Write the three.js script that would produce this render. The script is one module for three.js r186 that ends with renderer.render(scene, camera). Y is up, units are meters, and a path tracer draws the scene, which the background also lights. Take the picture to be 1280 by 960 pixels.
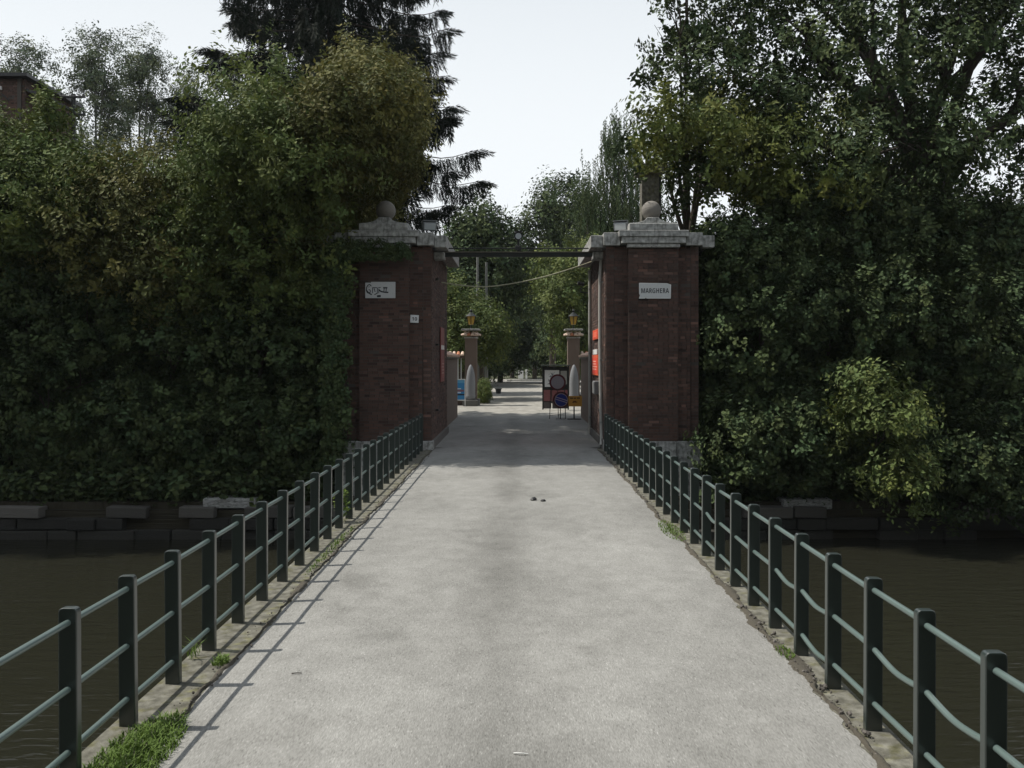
import * as THREE from 'three';
import { mergeGeometries } from 'three/addons/utils/BufferGeometryUtils.js';
import { ImprovedNoise } from 'three/addons/math/ImprovedNoise.js';
import { RoundedBoxGeometry } from 'three/addons/geometries/RoundedBoxGeometry.js';

// ---------------------------------------------------------------- camera, sky, sun, exposure
const scene = new THREE.Scene();
const FOC = 1120, VX = 648, VY = 450, EYE = new THREE.Vector3(0.12, 2.2, 0);
const camera = new THREE.PerspectiveCamera(2 * Math.atan(480 / FOC) * 180 / Math.PI, 4 / 3, 0.1, 2000);
camera.position.copy(EYE);
camera.lookAt(EYE.x, EYE.y, -100);
camera.setViewOffset(1280, 960, 640 - VX, 480 - VY, 1280, 960);
camera.updateProjectionMatrix();

const SUN = new THREE.Vector3(-0.56, 0.9, -0.11).normalize();
{ // hazy summer sky: white towards the horizon, pale blue overhead, brighter round the sun
  const W = 512, H = 256, data = new Float32Array(W * H * 4);
  for (let j = 0; j < H; j++) for (let i = 0; i < W; i++) {
    const up = ((j + 0.5) / H - 0.5) * Math.PI, az = ((i + 0.5) / W - 0.5) * 2 * Math.PI;
    const d = new THREE.Vector3(Math.cos(az) * Math.cos(up), Math.sin(up), Math.sin(az) * Math.cos(up));
    const s = Math.max(0, d.y), t = 1 - Math.exp(-((0.64 / (s + 0.02)) ** 1.5));
    const ang = Math.acos(THREE.MathUtils.clamp(d.dot(SUN), -1, 1));
    const glow = 0.5 * Math.exp(-ang / 0.35);
    const haze = [0.935, 0.98, 1.01], blue = [0.13, 0.22, 0.37], k = 0.7 + 0.3 * t;
    for (let c = 0; c < 3; c++) data[(j * W + i) * 4 + c] = (blue[c] * (1 - t) + haze[c] * t) * k + glow * [1, 0.97, 0.92][c] + (1 - t) * 0.02;
    data[(j * W + i) * 4 + 3] = 1;
  }
  const sky = new THREE.DataTexture(data, W, H, THREE.RGBAFormat, THREE.FloatType);
  sky.mapping = THREE.EquirectangularReflectionMapping; sky.magFilter = THREE.LinearFilter; sky.needsUpdate = true;
  scene.background = sky; scene.environment = sky;
}
const sun = new THREE.DirectionalLight(new THREE.Color().setRGB(1, 0.955, 0.87), 4.9);
sun.position.copy(SUN).multiplyScalar(90).add(new THREE.Vector3(0, 0, -25));
sun.target.position.set(0, 0, -25); scene.add(sun, sun.target);
sun.castShadow = true; sun.shadow.mapSize.set(4096, 4096);
Object.assign(sun.shadow.camera, { left: -60, right: 60, top: 60, bottom: -60, near: 1, far: 250 });
const renderer = new THREE.WebGLRenderer({ antialias: true });
renderer.toneMapping = THREE.LinearToneMapping; renderer.toneMappingExposure = 1.0;
renderer.shadowMap.enabled = true;

// ---------------------------------------------------------------- helpers
function rng(seed) { let a = seed >>> 0; return () => { a = (a + 0x6D2B79F5) | 0; let t = Math.imul(a ^ (a >>> 15), 1 | a); t = (t + Math.imul(t ^ (t >>> 7), 61 | t)) ^ t; return ((t ^ (t >>> 14)) >>> 0) / 4294967296; }; }
const V = (x, y, z) => new THREE.Vector3(x, y, z);
// survey: a bearing and a height read at a known distance d (metres) in front of the bridge's near end
const at = (px, py, d) => V(EYE.x + (px - VX) * d / FOC, EYE.y - (py - VY) * d / FOC, -d);
const names = {};
function numbered(n) { const k = names[n] = (names[n] ?? -1) + 1; return k ? n + '_' + String(k).padStart(3, '0') : n; }
function shade(m) { m.castShadow = true; m.receiveShadow = true; return m; }
function tag(o, label, category, group, kind) { o.userData.label = label; if (category) o.userData.category = category; if (group) o.userData.group = group; if (kind) o.userData.kind = kind; return o; }
function thing(name, label, category, pos = [0, 0, 0], turn = 0, group) { const o = new THREE.Group(); o.name = numbered(name); o.position.set(...pos); o.rotation.y = turn; scene.add(o); return tag(o, label, category, group); }
function part(parent, name, geo, mat, pos, kind) { const m = shade(new THREE.Mesh(geo, mat)); m.name = parent === scene ? numbered(name) : name; if (pos) m.position.set(...pos); if (kind) m.userData.kind = kind; parent.add(m); return m; }
function struct(name, geo, mat) { const m = part(scene, name, geo, mat); m.userData.kind = 'structure'; return m; }
const lin = (r, g, b) => new THREE.Color().setRGB(r, g, b);
const mat = (c, roughness = 0.8, o = {}) => new THREE.MeshStandardMaterial({ color: Array.isArray(c) ? lin(...c) : c, roughness, ...o });
const noise3 = new ImprovedNoise();
const nz = (x, y, z = 0) => noise3.noise(x + 37.13, y + 11.7, z + 71.3);
const fbm = (x, y, z = 0, o = 4) => { let s = 0, a = 0.5; for (let i = 0; i < o; i++) { s += a * nz(x, y, z); x *= 2.03; y *= 2.03; z *= 2.03; a *= 0.5; } return s; };
const box = (w, h, d, x = 0, y = 0, z = 0) => new THREE.BoxGeometry(w, h, d).translate(x, y, z);
const rbox = (w, h, d, r = 0.01, x = 0, y = 0, z = 0) => new RoundedBoxGeometry(w, h, d, 2, Math.min(r, w * 0.45, h * 0.45, d * 0.45)).translate(x, y, z);
const cyl = (r0, r1, h, n = 12, x = 0, y = 0, z = 0) => new THREE.CylinderGeometry(r1, r0, h, n).translate(x, y + h / 2, z);
function tube(pts, r0, r1 = r0, n = 7) { // tapered tube through points
  const curve = new THREE.CatmullRomCurve3(pts), seg = Math.max(2, (pts.length - 1) * 4), g = new THREE.TubeGeometry(curve, seg, 1, n, false), p = g.attributes.position, nn = g.attributes.normal;
  for (let i = 0; i <= seg; i++) { const c = curve.getPointAt(i / seg), r = r0 + (r1 - r0) * i / seg; for (let j = 0; j <= n; j++) { const k = i * (n + 1) + j; p.setXYZ(k, c.x + nn.getX(k) * r, c.y + nn.getY(k) * r, c.z + nn.getZ(k) * r); } }
  return g;
}
const bar = (a, b, r, n = 6) => tube([a, a.clone().lerp(b, 0.5), b], r, r, n);
function pxTexture(w, h, fn, srgb = true) {
  const d = new Uint8Array(w * h * 4);
  for (let j = 0; j < h; j++) for (let i = 0; i < w; i++) { const c = fn(i, j), k = (j * w + i) * 4; for (let q = 0; q < 3; q++) d[k + q] = Math.max(0, Math.min(255, Array.isArray(c) ? c[q] : c)); d[k + 3] = 255; }
  const t = new THREE.DataTexture(d, w, h); t.wrapS = t.wrapT = THREE.RepeatWrapping; t.magFilter = THREE.LinearFilter; t.minFilter = THREE.LinearMipmapLinearFilter; t.generateMipmaps = true;
  if (srgb) t.colorSpace = THREE.SRGBColorSpace; t.needsUpdate = true; return t;
}
function canvasTexture(w, h, draw) { const c = document.createElement('canvas'); c.width = w; c.height = h; draw(c.getContext('2d'), w, h); const t = new THREE.CanvasTexture(c); t.colorSpace = THREE.SRGBColorSpace; return t; }
// a sheet over x0..x1, z0..z1 with uv in metres
function sheet(x0, x1, z0, z1, y, nx = 1, nzq = 1, fn) {
  const g = new THREE.PlaneGeometry(x1 - x0, z1 - z0, nx, nzq).rotateX(-Math.PI / 2).translate((x0 + x1) / 2, y, (z0 + z1) / 2), p = g.attributes.position, uv = g.attributes.uv;
  for (let i = 0; i < p.count; i++) { if (fn) { const q = fn(p.getX(i), p.getY(i), p.getZ(i)); p.setXYZ(i, ...q); } uv.setXY(i, p.getX(i), -p.getZ(i)); }
  g.computeVertexNormals(); return g;
}
const metreUV = (g, s = 1) => { const p = g.attributes.position, n = g.attributes.normal, uv = g.attributes.uv; for (let i = 0; i < p.count; i++) { const ax = Math.abs(n.getX(i)), ay = Math.abs(n.getY(i)), az = Math.abs(n.getZ(i)); if (ay > ax && ay > az) uv.setXY(i, p.getX(i) * s, p.getZ(i) * s); else if (ax > az) uv.setXY(i, p.getZ(i) * s, p.getY(i) * s); else uv.setXY(i, p.getX(i) * s, p.getY(i) * s); } return g; };

// ---------------------------------------------------------------- materials
const R0 = rng(5);
const grain = pxTexture(512, 512, () => 90 + R0() * 130, false);                       // fine aggregate
const lumps = pxTexture(256, 256, (i, j) => 128 + 190 * fbm(i / 16, j / 16, 3, 5), false);
const asphaltMap = pxTexture(1024, 2048, (i, j) => {                                     // 5.12 m x 40.96 m
  const x = i * 0.005 - 2.56, z = j * 0.02;
  let v = 132 + 22 * fbm(x * 0.9, z * 0.5, 1) + 16 * fbm(x * 5, z * 4, 2) + (R0() - 0.5) * 26;
  v -= 16 * Math.exp(-(((x + 0.08) / 0.3) ** 2)) * (0.55 + 1.1 * Math.max(0, fbm(x * 2, z * 0.6, 9) + 0.3));   // oil drip strip along the middle
  const blot = fbm(x * 1.1 + 5, z * 0.9, 7); if (blot > 0.2) v -= (blot - 0.2) * 60;                          // old spills
  if (R0() < 0.02) v -= 30; if (R0() < 0.015) v += 28;
  return [v, v - 1, v - 5];
});
asphaltMap.repeat.set(1 / 5.12, 1 / 40.96); asphaltMap.offset.set(0.5, 0);
const grainB = grain.clone(); grainB.repeat.set(0.7, 0.7); grainB.needsUpdate = true;
const M = {};
M.asphalt = new THREE.MeshStandardMaterial({ map: asphaltMap, bumpMap: grainB, bumpScale: 0.006, roughness: 0.95 });
const concMap = pxTexture(512, 512, (i, j) => { const v = 98 + 60 * fbm(i / 40, j / 40, 4, 5) + (R0() - 0.5) * 26, m = Math.max(0, fbm(i / 55, j / 55, 14, 4)) * 60; return [v - m * 0.3, v - m * 0.3 - 2, v - m - 12]; });
M.concrete = new THREE.MeshStandardMaterial({ map: concMap, bumpMap: lumps, bumpScale: 0.01, roughness: 0.92 });
const stoneMap = pxTexture(256, 256, (i, j) => { const v = 158 + 80 * fbm(i / 25, j / 25, 6, 5) + (R0() - 0.5) * 20 - Math.max(0, fbm(i / 14, j / 50, 16)) * 110; return [v, v, v - 3]; });
M.stone = new THREE.MeshStandardMaterial({ map: stoneMap, bumpMap: lumps, bumpScale: 0.004, roughness: 0.9 });
M.darkStone = mat([0.13, 0.125, 0.115], 0.92, { bumpMap: lumps, bumpScale: 0.02 });
M.paint = new THREE.MeshPhysicalMaterial({ color: lin(0.02, 0.03, 0.027), roughness: 0.4, clearcoat: 0.8, clearcoatRoughness: 0.2 });
M.railPaint = new THREE.MeshPhysicalMaterial({ color: lin(0.1, 0.14, 0.13), roughness: 0.35, clearcoat: 0.6, clearcoatRoughness: 0.25, bumpMap: grain, bumpScale: 0.0005 });
M.brick = new THREE.MeshStandardMaterial({ vertexColors: true, roughness: 0.92, bumpMap: grain, bumpScale: 0.003 });
M.mortar = mat([0.075, 0.066, 0.058], 0.95);
M.bark = new THREE.MeshStandardMaterial({ color: lin(0.055, 0.043, 0.032), roughness: 0.95, bumpMap: lumps, bumpScale: 0.03 });
M.greyBark = new THREE.MeshStandardMaterial({ color: lin(0.1, 0.095, 0.08), roughness: 0.95, bumpMap: lumps, bumpScale: 0.03 });
M.earth = new THREE.MeshStandardMaterial({ color: lin(0.035, 0.03, 0.018), roughness: 1, bumpMap: lumps, bumpScale: 0.05 });
M.soil = new THREE.MeshStandardMaterial({ color: lin(0.075, 0.066, 0.05), roughness: 1, bumpMap: grain, bumpScale: 0.01 });
M.ground = new THREE.MeshStandardMaterial({ color: lin(0.06, 0.065, 0.03), roughness: 1 });
M.black = mat([0.015, 0.015, 0.016], 0.5);
M.darkMetal = mat([0.02, 0.022, 0.02], 0.5, { metalness: 0.3 });
M.galv = mat([0.32, 0.33, 0.33], 0.5, { metalness: 0.5 });
M.conduit = mat([0.42, 0.41, 0.38], 0.6);
M.lampGrey = mat([0.2, 0.21, 0.22], 0.45, { metalness: 0.3 });
M.glass = new THREE.MeshPhysicalMaterial({ color: lin(0.5, 0.53, 0.55), roughness: 0.12, metalness: 0.1, clearcoat: 1 });
M.yellowGlass = new THREE.MeshPhysicalMaterial({ color: lin(0.75, 0.5, 0.1), roughness: 0.3, transmission: 0.5, thickness: 0 });
M.terracotta = mat([0.42, 0.17, 0.09], 0.85); M.paleTile = mat([0.62, 0.48, 0.38], 0.85);
M.white = mat([0.72, 0.72, 0.7], 0.6); M.plaster = mat([0.17, 0.125, 0.1], 0.95, { bumpMap: lumps, bumpScale: 0.01 });
M.shell = mat([0.2, 0.205, 0.215], 0.6, { bumpMap: lumps, bumpScale: 0.004 });
const leafMat = (r, g, b, t = 0.35) => new THREE.MeshPhysicalMaterial({ color: lin(r, g, b), roughness: 0.8, specularIntensity: 0.35, transmission: t, thickness: 0, side: THREE.DoubleSide });
M.leaf = leafMat(0.11, 0.145, 0.042, 0.25); M.ivy = leafMat(0.055, 0.08, 0.032, 0); M.needle = leafMat(0.016, 0.022, 0.015, 0); M.yellowLeaf = leafMat(0.115, 0.14, 0.034, 0.25);  // ivy green set extra dark to paint shade on banks and tall crowns
M.farLeaf = leafMat(0.058, 0.083, 0.034, 0); M.rustLeaf = leafMat(0.128, 0.132, 0.042, 0.25);
M.hazePaleLeaf = leafMat(0.105, 0.13, 0.075, 0);  // paler tone paints sun and haze onto the far trees
M.grass = leafMat(0.12, 0.19, 0.035, 0.3);

// ---------------------------------------------------------------- water, ground, banks
const WATER = -2.1;
{
  const rip = pxTexture(512, 512, (i, j) => { const a = Math.sin(i / 512 * 6.2832), b = Math.cos(i / 512 * 6.2832); return 128 + 150 * fbm(a * 2.2 + 9, b * 2.2, j / 17, 4); }, false);
  rip.wrapS = THREE.RepeatWrapping; rip.wrapT = THREE.MirroredRepeatWrapping; rip.repeat.set(1 / 7, 1 / 4);
  const m = new THREE.MeshPhysicalMaterial({ color: lin(0.0185, 0.0185, 0.0125), roughness: 0.1, ior: 1.33, bumpMap: rip, bumpScale: 0.035 });
  struct('water', sheet(-300, 300, -21.9, 9, WATER, 4, 4), m);
}
struct('ground', sheet(-600, 600, -1500, -22.6, -0.03, 4, 4), M.ground);
function bankHeight(x, d) { // earth rampart behind the moat
  const a = Math.abs(x), s = THREE.MathUtils.smoothstep, top = 6.2 + 0.5 * nz(x * 0.15, d * 0.1, 5);
  let h = -1.25 + (top + 1.25) * Math.min(1, Math.max(0, (d - 22.5) / 4.2)) ** 0.85;
  h += (d > 22.3 ? 0.25 : 0.05) * fbm(x * 0.6, d * 0.6, 2);
  if (d > 36) h = top * (1 - s(d, 36, 46));
  if (d > 26.5) h *= 0.06 + 0.94 * s(a, 4.9, 9);
  return Math.max(h, d > 27 ? -0.2 : -1.6);
}
for (const side of [-1, 1]) {
  const g = new THREE.PlaneGeometry(1, 1, 90, 60), p = g.attributes.position, uv = g.attributes.uv;
  for (let i = 0; i < p.count; i++) { const u = p.getX(i) + 0.5, v = 0.5 - p.getY(i), x = side * ((side < 0 ? 4.28 : 4.5) + 45 * u ** 1.3), d = v < 0.001 ? 21.72 : 21.74 + 26 * v ** 1.6; p.setXYZ(i, x, v < 0.001 ? -3 : bankHeight(x, d), -d); uv.setXY(i, x, d); }
  if (side < 0) g.index.array.reverse();
  g.computeVertexNormals();
  struct(side < 0 ? 'embankment_left' : 'embankment_right', g, M.earth);
}
// quay walls: rough stone blocks in courses, some slipped or missing
for (const side of [-1, 1]) {
  const q = thing('quay_wall', side < 0 ? 'low wall of worn grey stone blocks along the water, broken top course, left of the bridge end by the blank-lettered plaque tower' : 'low wall of dark stone blocks half hidden by the sunlit bush above the water', 'stone wall', [side * 2.4, WATER - 0.4, -21.7]);
  const r = rng(side < 0 ? 21 : 22);
  part(q, 'rubble_core', box(30, 1.05, 0.3, side * 15.02, 0.55, -0.12), M.earth); part(q, 'earth_fill', box(2.3, 1.3, 0.6, side * 1.2, 0.7, -0.36), M.earth);
  const variants = [0, 1, 2].map((k) => mat([0.075 + 0.03 * k, 0.07 + 0.028 * k, 0.062 + 0.025 * k], 0.92, { bumpMap: lumps, bumpScale: 0.02 })), wet = [0, 1].map((k) => mat([0.022 + 0.012 * k, 0.021 + 0.011 * k, 0.017 + 0.009 * k], 0.8, { bumpMap: lumps, bumpScale: 0.03 }));
  for (let c = 0; c < 4; c++) for (let x = 0.02; x < 15.5;) {
    const w = 0.6 + r() * 0.8, h = 0.28;
    if (c < 3 ? r() > 0.08 : r() > 0.42) { const b = part(q, 'stone_block', rbox(w - 0.03, h - 0.02, 0.42, 0.025), c < 3 ? wet[Math.floor(r() * 2)] : variants[Math.floor(r() * 3)], [side * (x + w / 2), 0.2 + c * h, 0.05 + (r() - 0.5) * 0.1]); b.rotation.set((r() - 0.5) * 0.06, (r() - 0.5) * 0.08, c === 3 ? (r() - 0.5) * 0.1 : (r() - 0.5) * 0.02); }
    x += w;
  }
}
// pale coping slabs lying on the bank beside the towers
for (const [px, py, w, label] of [[290, 627, 1.25, 'pale stone slab on the bank beside the railing below the ivy, nearest the tower numbered 10'], [1005, 628, 1.2, 'grey stone slab on the bank under the bushes by the MARGHERA tower']]) {
  const c = at(px, py, 21.9); tag(part(scene, 'coping_slab', rbox(w, 0.24, 0.55, 0.03), M.stone, [c.x, c.y, c.z]), label, 'stone slab').rotation.set(0.03, 0.06, -0.01);
}

// ---------------------------------------------------------------- bridge and road
const EDGE_R = 2.1, EDGE_L = -1.98;
{
  const b = thing('bridge', 'concrete road bridge crossing the moat to the gate', 'bridge', [0, 0, -9]);
  part(b, 'deck_slab', metreUV(box(4.72, 0.42, 31.5, 0, -0.235, 2.25)), M.concrete);
  for (let k = 0; k < 4; k++) part(b, 'pier', metreUV(box(3.6, 2.6, 0.7, 0, -1.75, 9 - k * 6.2)), M.concrete);
  part(b, 'abutment', metreUV(box(4.76, 2.7, 0.9, 0, -1.8, -12.95)), M.concrete);
}
{ // asphalt with ragged edges, slightly above the slab
  const g = new THREE.PlaneGeometry(1, 1, 40, 1100), p = g.attributes.position, uv = g.attributes.uv;
  for (let i = 0; i < p.count; i++) {
    const u = p.getX(i) + 0.5, d = -6 + 28.6 * (p.getY(i) + 0.5);
    const l = EDGE_L + 0.035 * fbm(d * 1.3, 3) * 2 + 0.02 * nz(d * 7, 8), r = EDGE_R + 0.05 * fbm(d * 1.1, 9) * 2 + 0.03 * nz(d * 6, 2) + 0.022 * nz(d * 17, 5);
    const x = l + (r - l) * u, e = Math.min(u, 1 - u) * 4; p.setXYZ(i, x, -0.022 + 0.03 * Math.min(1, e * 3) + 0.006 * fbm(x * 1.3, d * 1.3, 6), -d); uv.setXY(i, x, d + 6);
  }
  g.computeVertexNormals(); struct('road', g, M.asphalt);
}
for (const [side, x0, wid, name] of [[1, 2.1, 0.055, 'edge_soil_right'], [-1, -2.0, 0.035, 'edge_soil_left']]) { // dirt gathered in the joint between asphalt and slab
  const g = new THREE.PlaneGeometry(1, 1, 4, 900), p = g.attributes.position, uv = g.attributes.uv;
  for (let i = 0; i < p.count; i++) { const u = p.getX(i), d = 3 + 19 * (p.getY(i) + 0.5), w = wid * Math.max(0.05, 0.5 + 2.2 * fbm(d * 1.7, side * 5, 2)) * (1 + 0.8 * nz(d * 23, u * 3)), c = x0 + (side > 0 ? 0.05 * fbm(d * 1.1, 9) * 2 + 0.025 : 0.035 * fbm(d * 1.3, 3) * 2) + 0.02 * nz(d * 9, 7); const x = c + u * 2 * w; p.setXYZ(i, x, Math.abs(u) > 0.4 ? -0.03 : -0.006 + 0.006 * nz(x * 30, d * 30), -d); uv.setXY(i, x, d); }
  g.computeVertexNormals(); struct(name, g, M.soil);
}
struct('gateway_road', sheet(-2.3, 2.62, -35.2, -22.55, 0.0, 10, 20), M.asphalt);
const dustMap = pxTexture(512, 512, (i, j) => { const v = 142 + 50 * fbm(i / 30, j / 30, 4, 5) + (R0() - 0.5) * 18; return [v + 2, v - 1, v - 8]; }); dustMap.repeat.set(0.2, 0.2);
M.dusty = new THREE.MeshStandardMaterial({ map: dustMap, roughness: 0.95, bumpMap: grainB, bumpScale: 0.004 });
struct('forecourt', sheet(-12, 12, -62, -35.0, -0.012, 6, 6), M.dusty);
struct('avenue', sheet(-5, 8, -104, -62.0, -0.016, 4, 4), M.dusty);

// railings: separate posts and rail lengths
{
  const sh = new THREE.Shape(), w = 0.044, h = 0.885, r = 0.022;
  sh.moveTo(-w, -0.05); sh.lineTo(w, -0.05); sh.lineTo(w, h - r); sh.quadraticCurveTo(w, h, w - r, h); sh.lineTo(-w + r, h); sh.quadraticCurveTo(-w, h, -w, h - r); sh.closePath();
  const postG = new THREE.ExtrudeGeometry(sh, { depth: 0.04, bevelEnabled: true, bevelSize: 0.006, bevelThickness: 0.006, bevelSegments: 2, curveSegments: 4 }).translate(0, 0, -0.02);
  for (const [x, d0, step, count, label, bends] of [
    [-2.255, 4.75, 0.711, 25, 'dark green steel railing casting its shadow onto the road', []],
    [2.255, 4.03, 0.684, 27, 'dark green steel railing with bent middle bars beside the crumbling road edge', [[0, 1], [1, 1], [3, 1], [3, 2], [4, 1], [8, 1]]]]) {
    const g = thing('railing', label, 'railing', [x, 0, 0]), rr = rng(count);
    const straight = [0.816, 0.466, 0.135].map(() => new THREE.CylinderGeometry(0.0175, 0.0175, step, 10).rotateX(Math.PI / 2));
    for (let k = -2; k < count; k++) {
      const d = d0 + k * step;
      if (k >= 0 || x < -5) { const p = part(g, 'post', postG, M.paint, [0, 0, -d]); p.rotation.set((rr() - 0.5) * 0.012, (rr() - 0.5) * 0.06, (rr() - 0.5) * 0.016); }
      if (k < count - 1) [0.816, 0.466, 0.135].forEach((y, i) => {
        const bent = bends.some((b) => b[0] === k && b[1] === i);
        if (bent) { const s = step / 2; part(g, 'rail', tube([V(0, 0, s), V(0.01, -0.035, s * 0.35), V(0.012, -0.045, -s * 0.2), V(0, 0, -s)], 0.0175, 0.0175, 10), M.railPaint, [0, y, -d - step / 2]); }
        else { const m = part(g, 'rail', straight[i], M.railPaint, [0, y + (rr() - 0.5) * 0.012, -d - step / 2]); m.rotation.x = (rr() - 0.5) * 0.02; }
      });
    }
  }
}

// ---------------------------------------------------------------- brick gate towers
class Bricks { // many small boxes with a colour each, open at the back
  constructor() { this.p = []; this.n = []; this.c = []; this.u = []; }
  quad(a, b, c, d, col) { const n = b.clone().sub(a).cross(d.clone().sub(a)).normalize(); for (const v of [a, b, c, a, c, d]) { this.p.push(v.x, v.y, v.z); this.n.push(n.x, n.y, n.z); this.c.push(...col); this.u.push(v.x * 2 + v.z * 2, v.y * 2); } }
  brick(o, U, N, w, h, t, col, sk) { // o: lower left of the back face
    const Y = V(0, 1, 0), e = U.clone().multiplyScalar(w), up = Y.clone().multiplyScalar(h), f = N.clone().multiplyScalar(t);
    const s = U.clone().multiplyScalar(sk), A = o.clone().add(f).add(s), B = A.clone().add(e).sub(s).sub(s), C = B.clone().add(up), D = A.clone().add(up), a = o.clone(), b = o.clone().add(e), c = b.clone().add(up), d = a.clone().add(up);
    const Q = (...v) => this.quad(...v, col);
    if (U.clone().cross(Y).dot(N) > 0) { Q(A, B, C, D); Q(D, C, c, d); Q(a, b, B, A); Q(a, A, D, d); Q(B, b, c, C); } else { Q(B, A, D, C); Q(C, D, d, c); Q(b, a, A, B); Q(A, a, d, D); Q(b, B, C, c); }
  }
  wall(o, U, N, width, height, r, groove) {
    const ch = 0.072;
    for (let k = 0; k * ch < height; k++) {
      if (groove && k % groove === groove - 1) continue;
      const head = k % 4 === 3; let x = -(k % 2 ? 0.125 : 0) - r() * 0.05;
      while (x < width - 0.02) {
        const len = (head ? 0.125 : 0.25) * (0.94 + 0.12 * r()), x0 = Math.max(0, x), x1 = Math.min(width, x + len);
        if (x1 - x0 > 0.03 && r() > 0.012) {
          const q = o.clone().addScaledVector(U, x0 + 0.005); q.y += k * ch + 0.005;
          const t = 0.75 + r() * 0.5, soot = 0.75 + 0.5 * (0.5 + fbm(q.x * 0.9 + q.z * 0.7, q.y * 0.9, 4)), pale = r() < 0.05 ? 1.7 : 1, v = t * soot * pale * (r() < 0.1 ? 0.6 : 1), red = r();
          this.brick(q, U, N, x1 - x0 - 0.01, ch - 0.012, 0.012 + r() * 0.008, [(0.078 + 0.022 * red) * v, (0.05 + 0.004 * red) * v, 0.041 * v], 0.003);
        }
        x += len;
      }
    }
  }
  geo() { const g = new THREE.BufferGeometry(); for (const [k, a, s] of [['position', this.p, 3], ['normal', this.n, 3], ['color', this.c, 3], ['uv', this.u, 2]]) g.setAttribute(k, new THREE.Float32BufferAttribute(a, s)); return g; }
}
const TZ = -22.25, TD = 4.8;
function tower(cx, s, label, seed) { // s: +1 when the opening lies to the left (-x) side
  const t = thing('gate_tower', label, 'gate tower', [cx, 0, TZ]), r = rng(seed), top = 4.98, y0 = -1.9, B = new Bricks(), X = V(1, 0, 0), N = V(0, 0, 1);
  part(t, 'wall_core', mergeGeometries([box(2.3, top - y0, TD, 0, (top + y0) / 2, -TD / 2 - 0.03), box(1.22, top - 0.18, 0.2, 0, (top + 0.18) / 2, 0.01)]), M.mortar);
  const yb = 0.2;
  B.wall(V(-0.61, yb, 0.11), X, N, 1.22, top - yb, r);                               // centre pilaster
  for (const q of [-1, 1]) { B.wall(V(q * 0.61, yb, -0.03), V(0, 0, 1), V(q, 0, 0), 0.14, top - yb, r); }
  for (const x of [-0.95, 0.61]) { B.wall(V(x, yb, -0.03), X, N, 0.34, top - yb, r, 0); }
  const bands = []; // rusticated bands on the side panels
  for (const x of [-0.95, 0.61]) for (let k = 0; k < 8; k++) { B.wall(V(x + 0.01, yb + 0.03 + k * 0.29, 0.015), X, N, 0.32, 0.216, r); bands.push(box(0.318, 0.208, 0.05, x + 0.17, yb + 0.03 + k * 0.29 + 0.106, -0.009)); }
  for (const x of [-1.15, 0.95]) B.wall(V(x, yb, -0.03), X, N, 0.2, top - yb, r);
  B.wall(V(-s * 1.15, -0.05, -TD), V(0, 0, 1), V(-s, 0, 0), TD - 0.03, top, r);       // face towards the passage
  part(t, 'band_core', mergeGeometries(bands), M.mortar);
  part(t, 'brick_courses', B.geo(), M.brick, null, 'stuff');
  // plinth stones
  const pl = [[-1.22, 0.66], [-0.56, 1.12], [0.56, 0.66]];
  for (const [x, w] of pl) for (let k = 0; k < 3; k++) part(t, 'plinth_stone', metreUV(rbox(w - 0.012, 0.62, 0.34, 0.02, x + w / 2, 0.2 - 0.32 - k * 0.63, x === -0.56 ? 0.06 : -0.03)), M.stone);
  for (let k = 0; k < 4; k++) part(t, 'plinth_stone', metreUV(rbox(0.2, 0.3, 1.14, 0.02, -s * 1.12, 0.05, -0.77 - k * 1.16)), M.darkStone);
  // cornice: moulded stone pieces
  const st = (w, h, d, x, y, z) => metreUV(rbox(w, h, d, 0.018, x, y, z));
  part(t, 'cornice_stone', st(1.3, 0.1, 0.3, 0, 5.02, 0.06), M.stone);
  part(t, 'cornice_stone', st(1.58, 0.16, 0.5, 0, 5.15, 0.0), M.stone);
  part(t, 'cornice_stone', st(1.72, 0.16, 0.66, 0, 5.31, -0.05), M.stone);
  for (const q of [-1, 1]) { part(t, 'cornice_stone', st(0.42, 0.32, 0.5, q * 1.015, 5.19, -0.12), M.stone); part(t, 'cornice_stone', st(0.3, 0.3, 0.6, q * 1.385, 5.14, -0.26), M.stone); part(t, 'cornice_stone', st(0.34, 0.3, TD - 0.6, q * 1.36, 5.14, -0.6 - (TD - 0.6) / 2), M.stone); }
  part(t, 'roof_slab', metreUV(box(2.3, 0.3, TD - 0.4, 0, 5.13, -0.4 - (TD - 0.4) / 2)), M.darkStone);
  part(t, 'pedestal', st(1.2, 0.17, 0.9, 0, 5.475, -0.2), M.stone);
  const sh = new THREE.Shape(); sh.moveTo(-0.58, 0); sh.lineTo(0.58, 0); sh.lineTo(0.58, 0.02); sh.quadraticCurveTo(0.2, 0.03, 0.14, 0.16); sh.lineTo(-0.14, 0.16); sh.quadraticCurveTo(-0.2, 0.03, -0.58, 0.02); sh.closePath();
  part(t, 'scroll_base', new THREE.ExtrudeGeometry(sh, { depth: 0.6, bevelSize: 0.008, bevelThickness: 0.008, bevelSegments: 1, curveSegments: 6 }), M.stone, [0, 5.56, -0.5]);
  const ball = new THREE.SphereGeometry(0.245, 32, 24), bp = ball.attributes.position; for (let i = 0; i < bp.count; i++) { const f = 1 + 0.015 * fbm(bp.getX(i) * 8, bp.getY(i) * 8, bp.getZ(i) * 8); bp.setXYZ(i, bp.getX(i) * f, bp.getY(i) * f, bp.getZ(i) * f); } ball.computeVertexNormals();
  part(t, 'ball_finial', ball, mat([0.2, 0.185, 0.165], 0.92, { bumpMap: lumps, bumpScale: 0.01 }), [0, 5.94, -0.2]);
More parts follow.
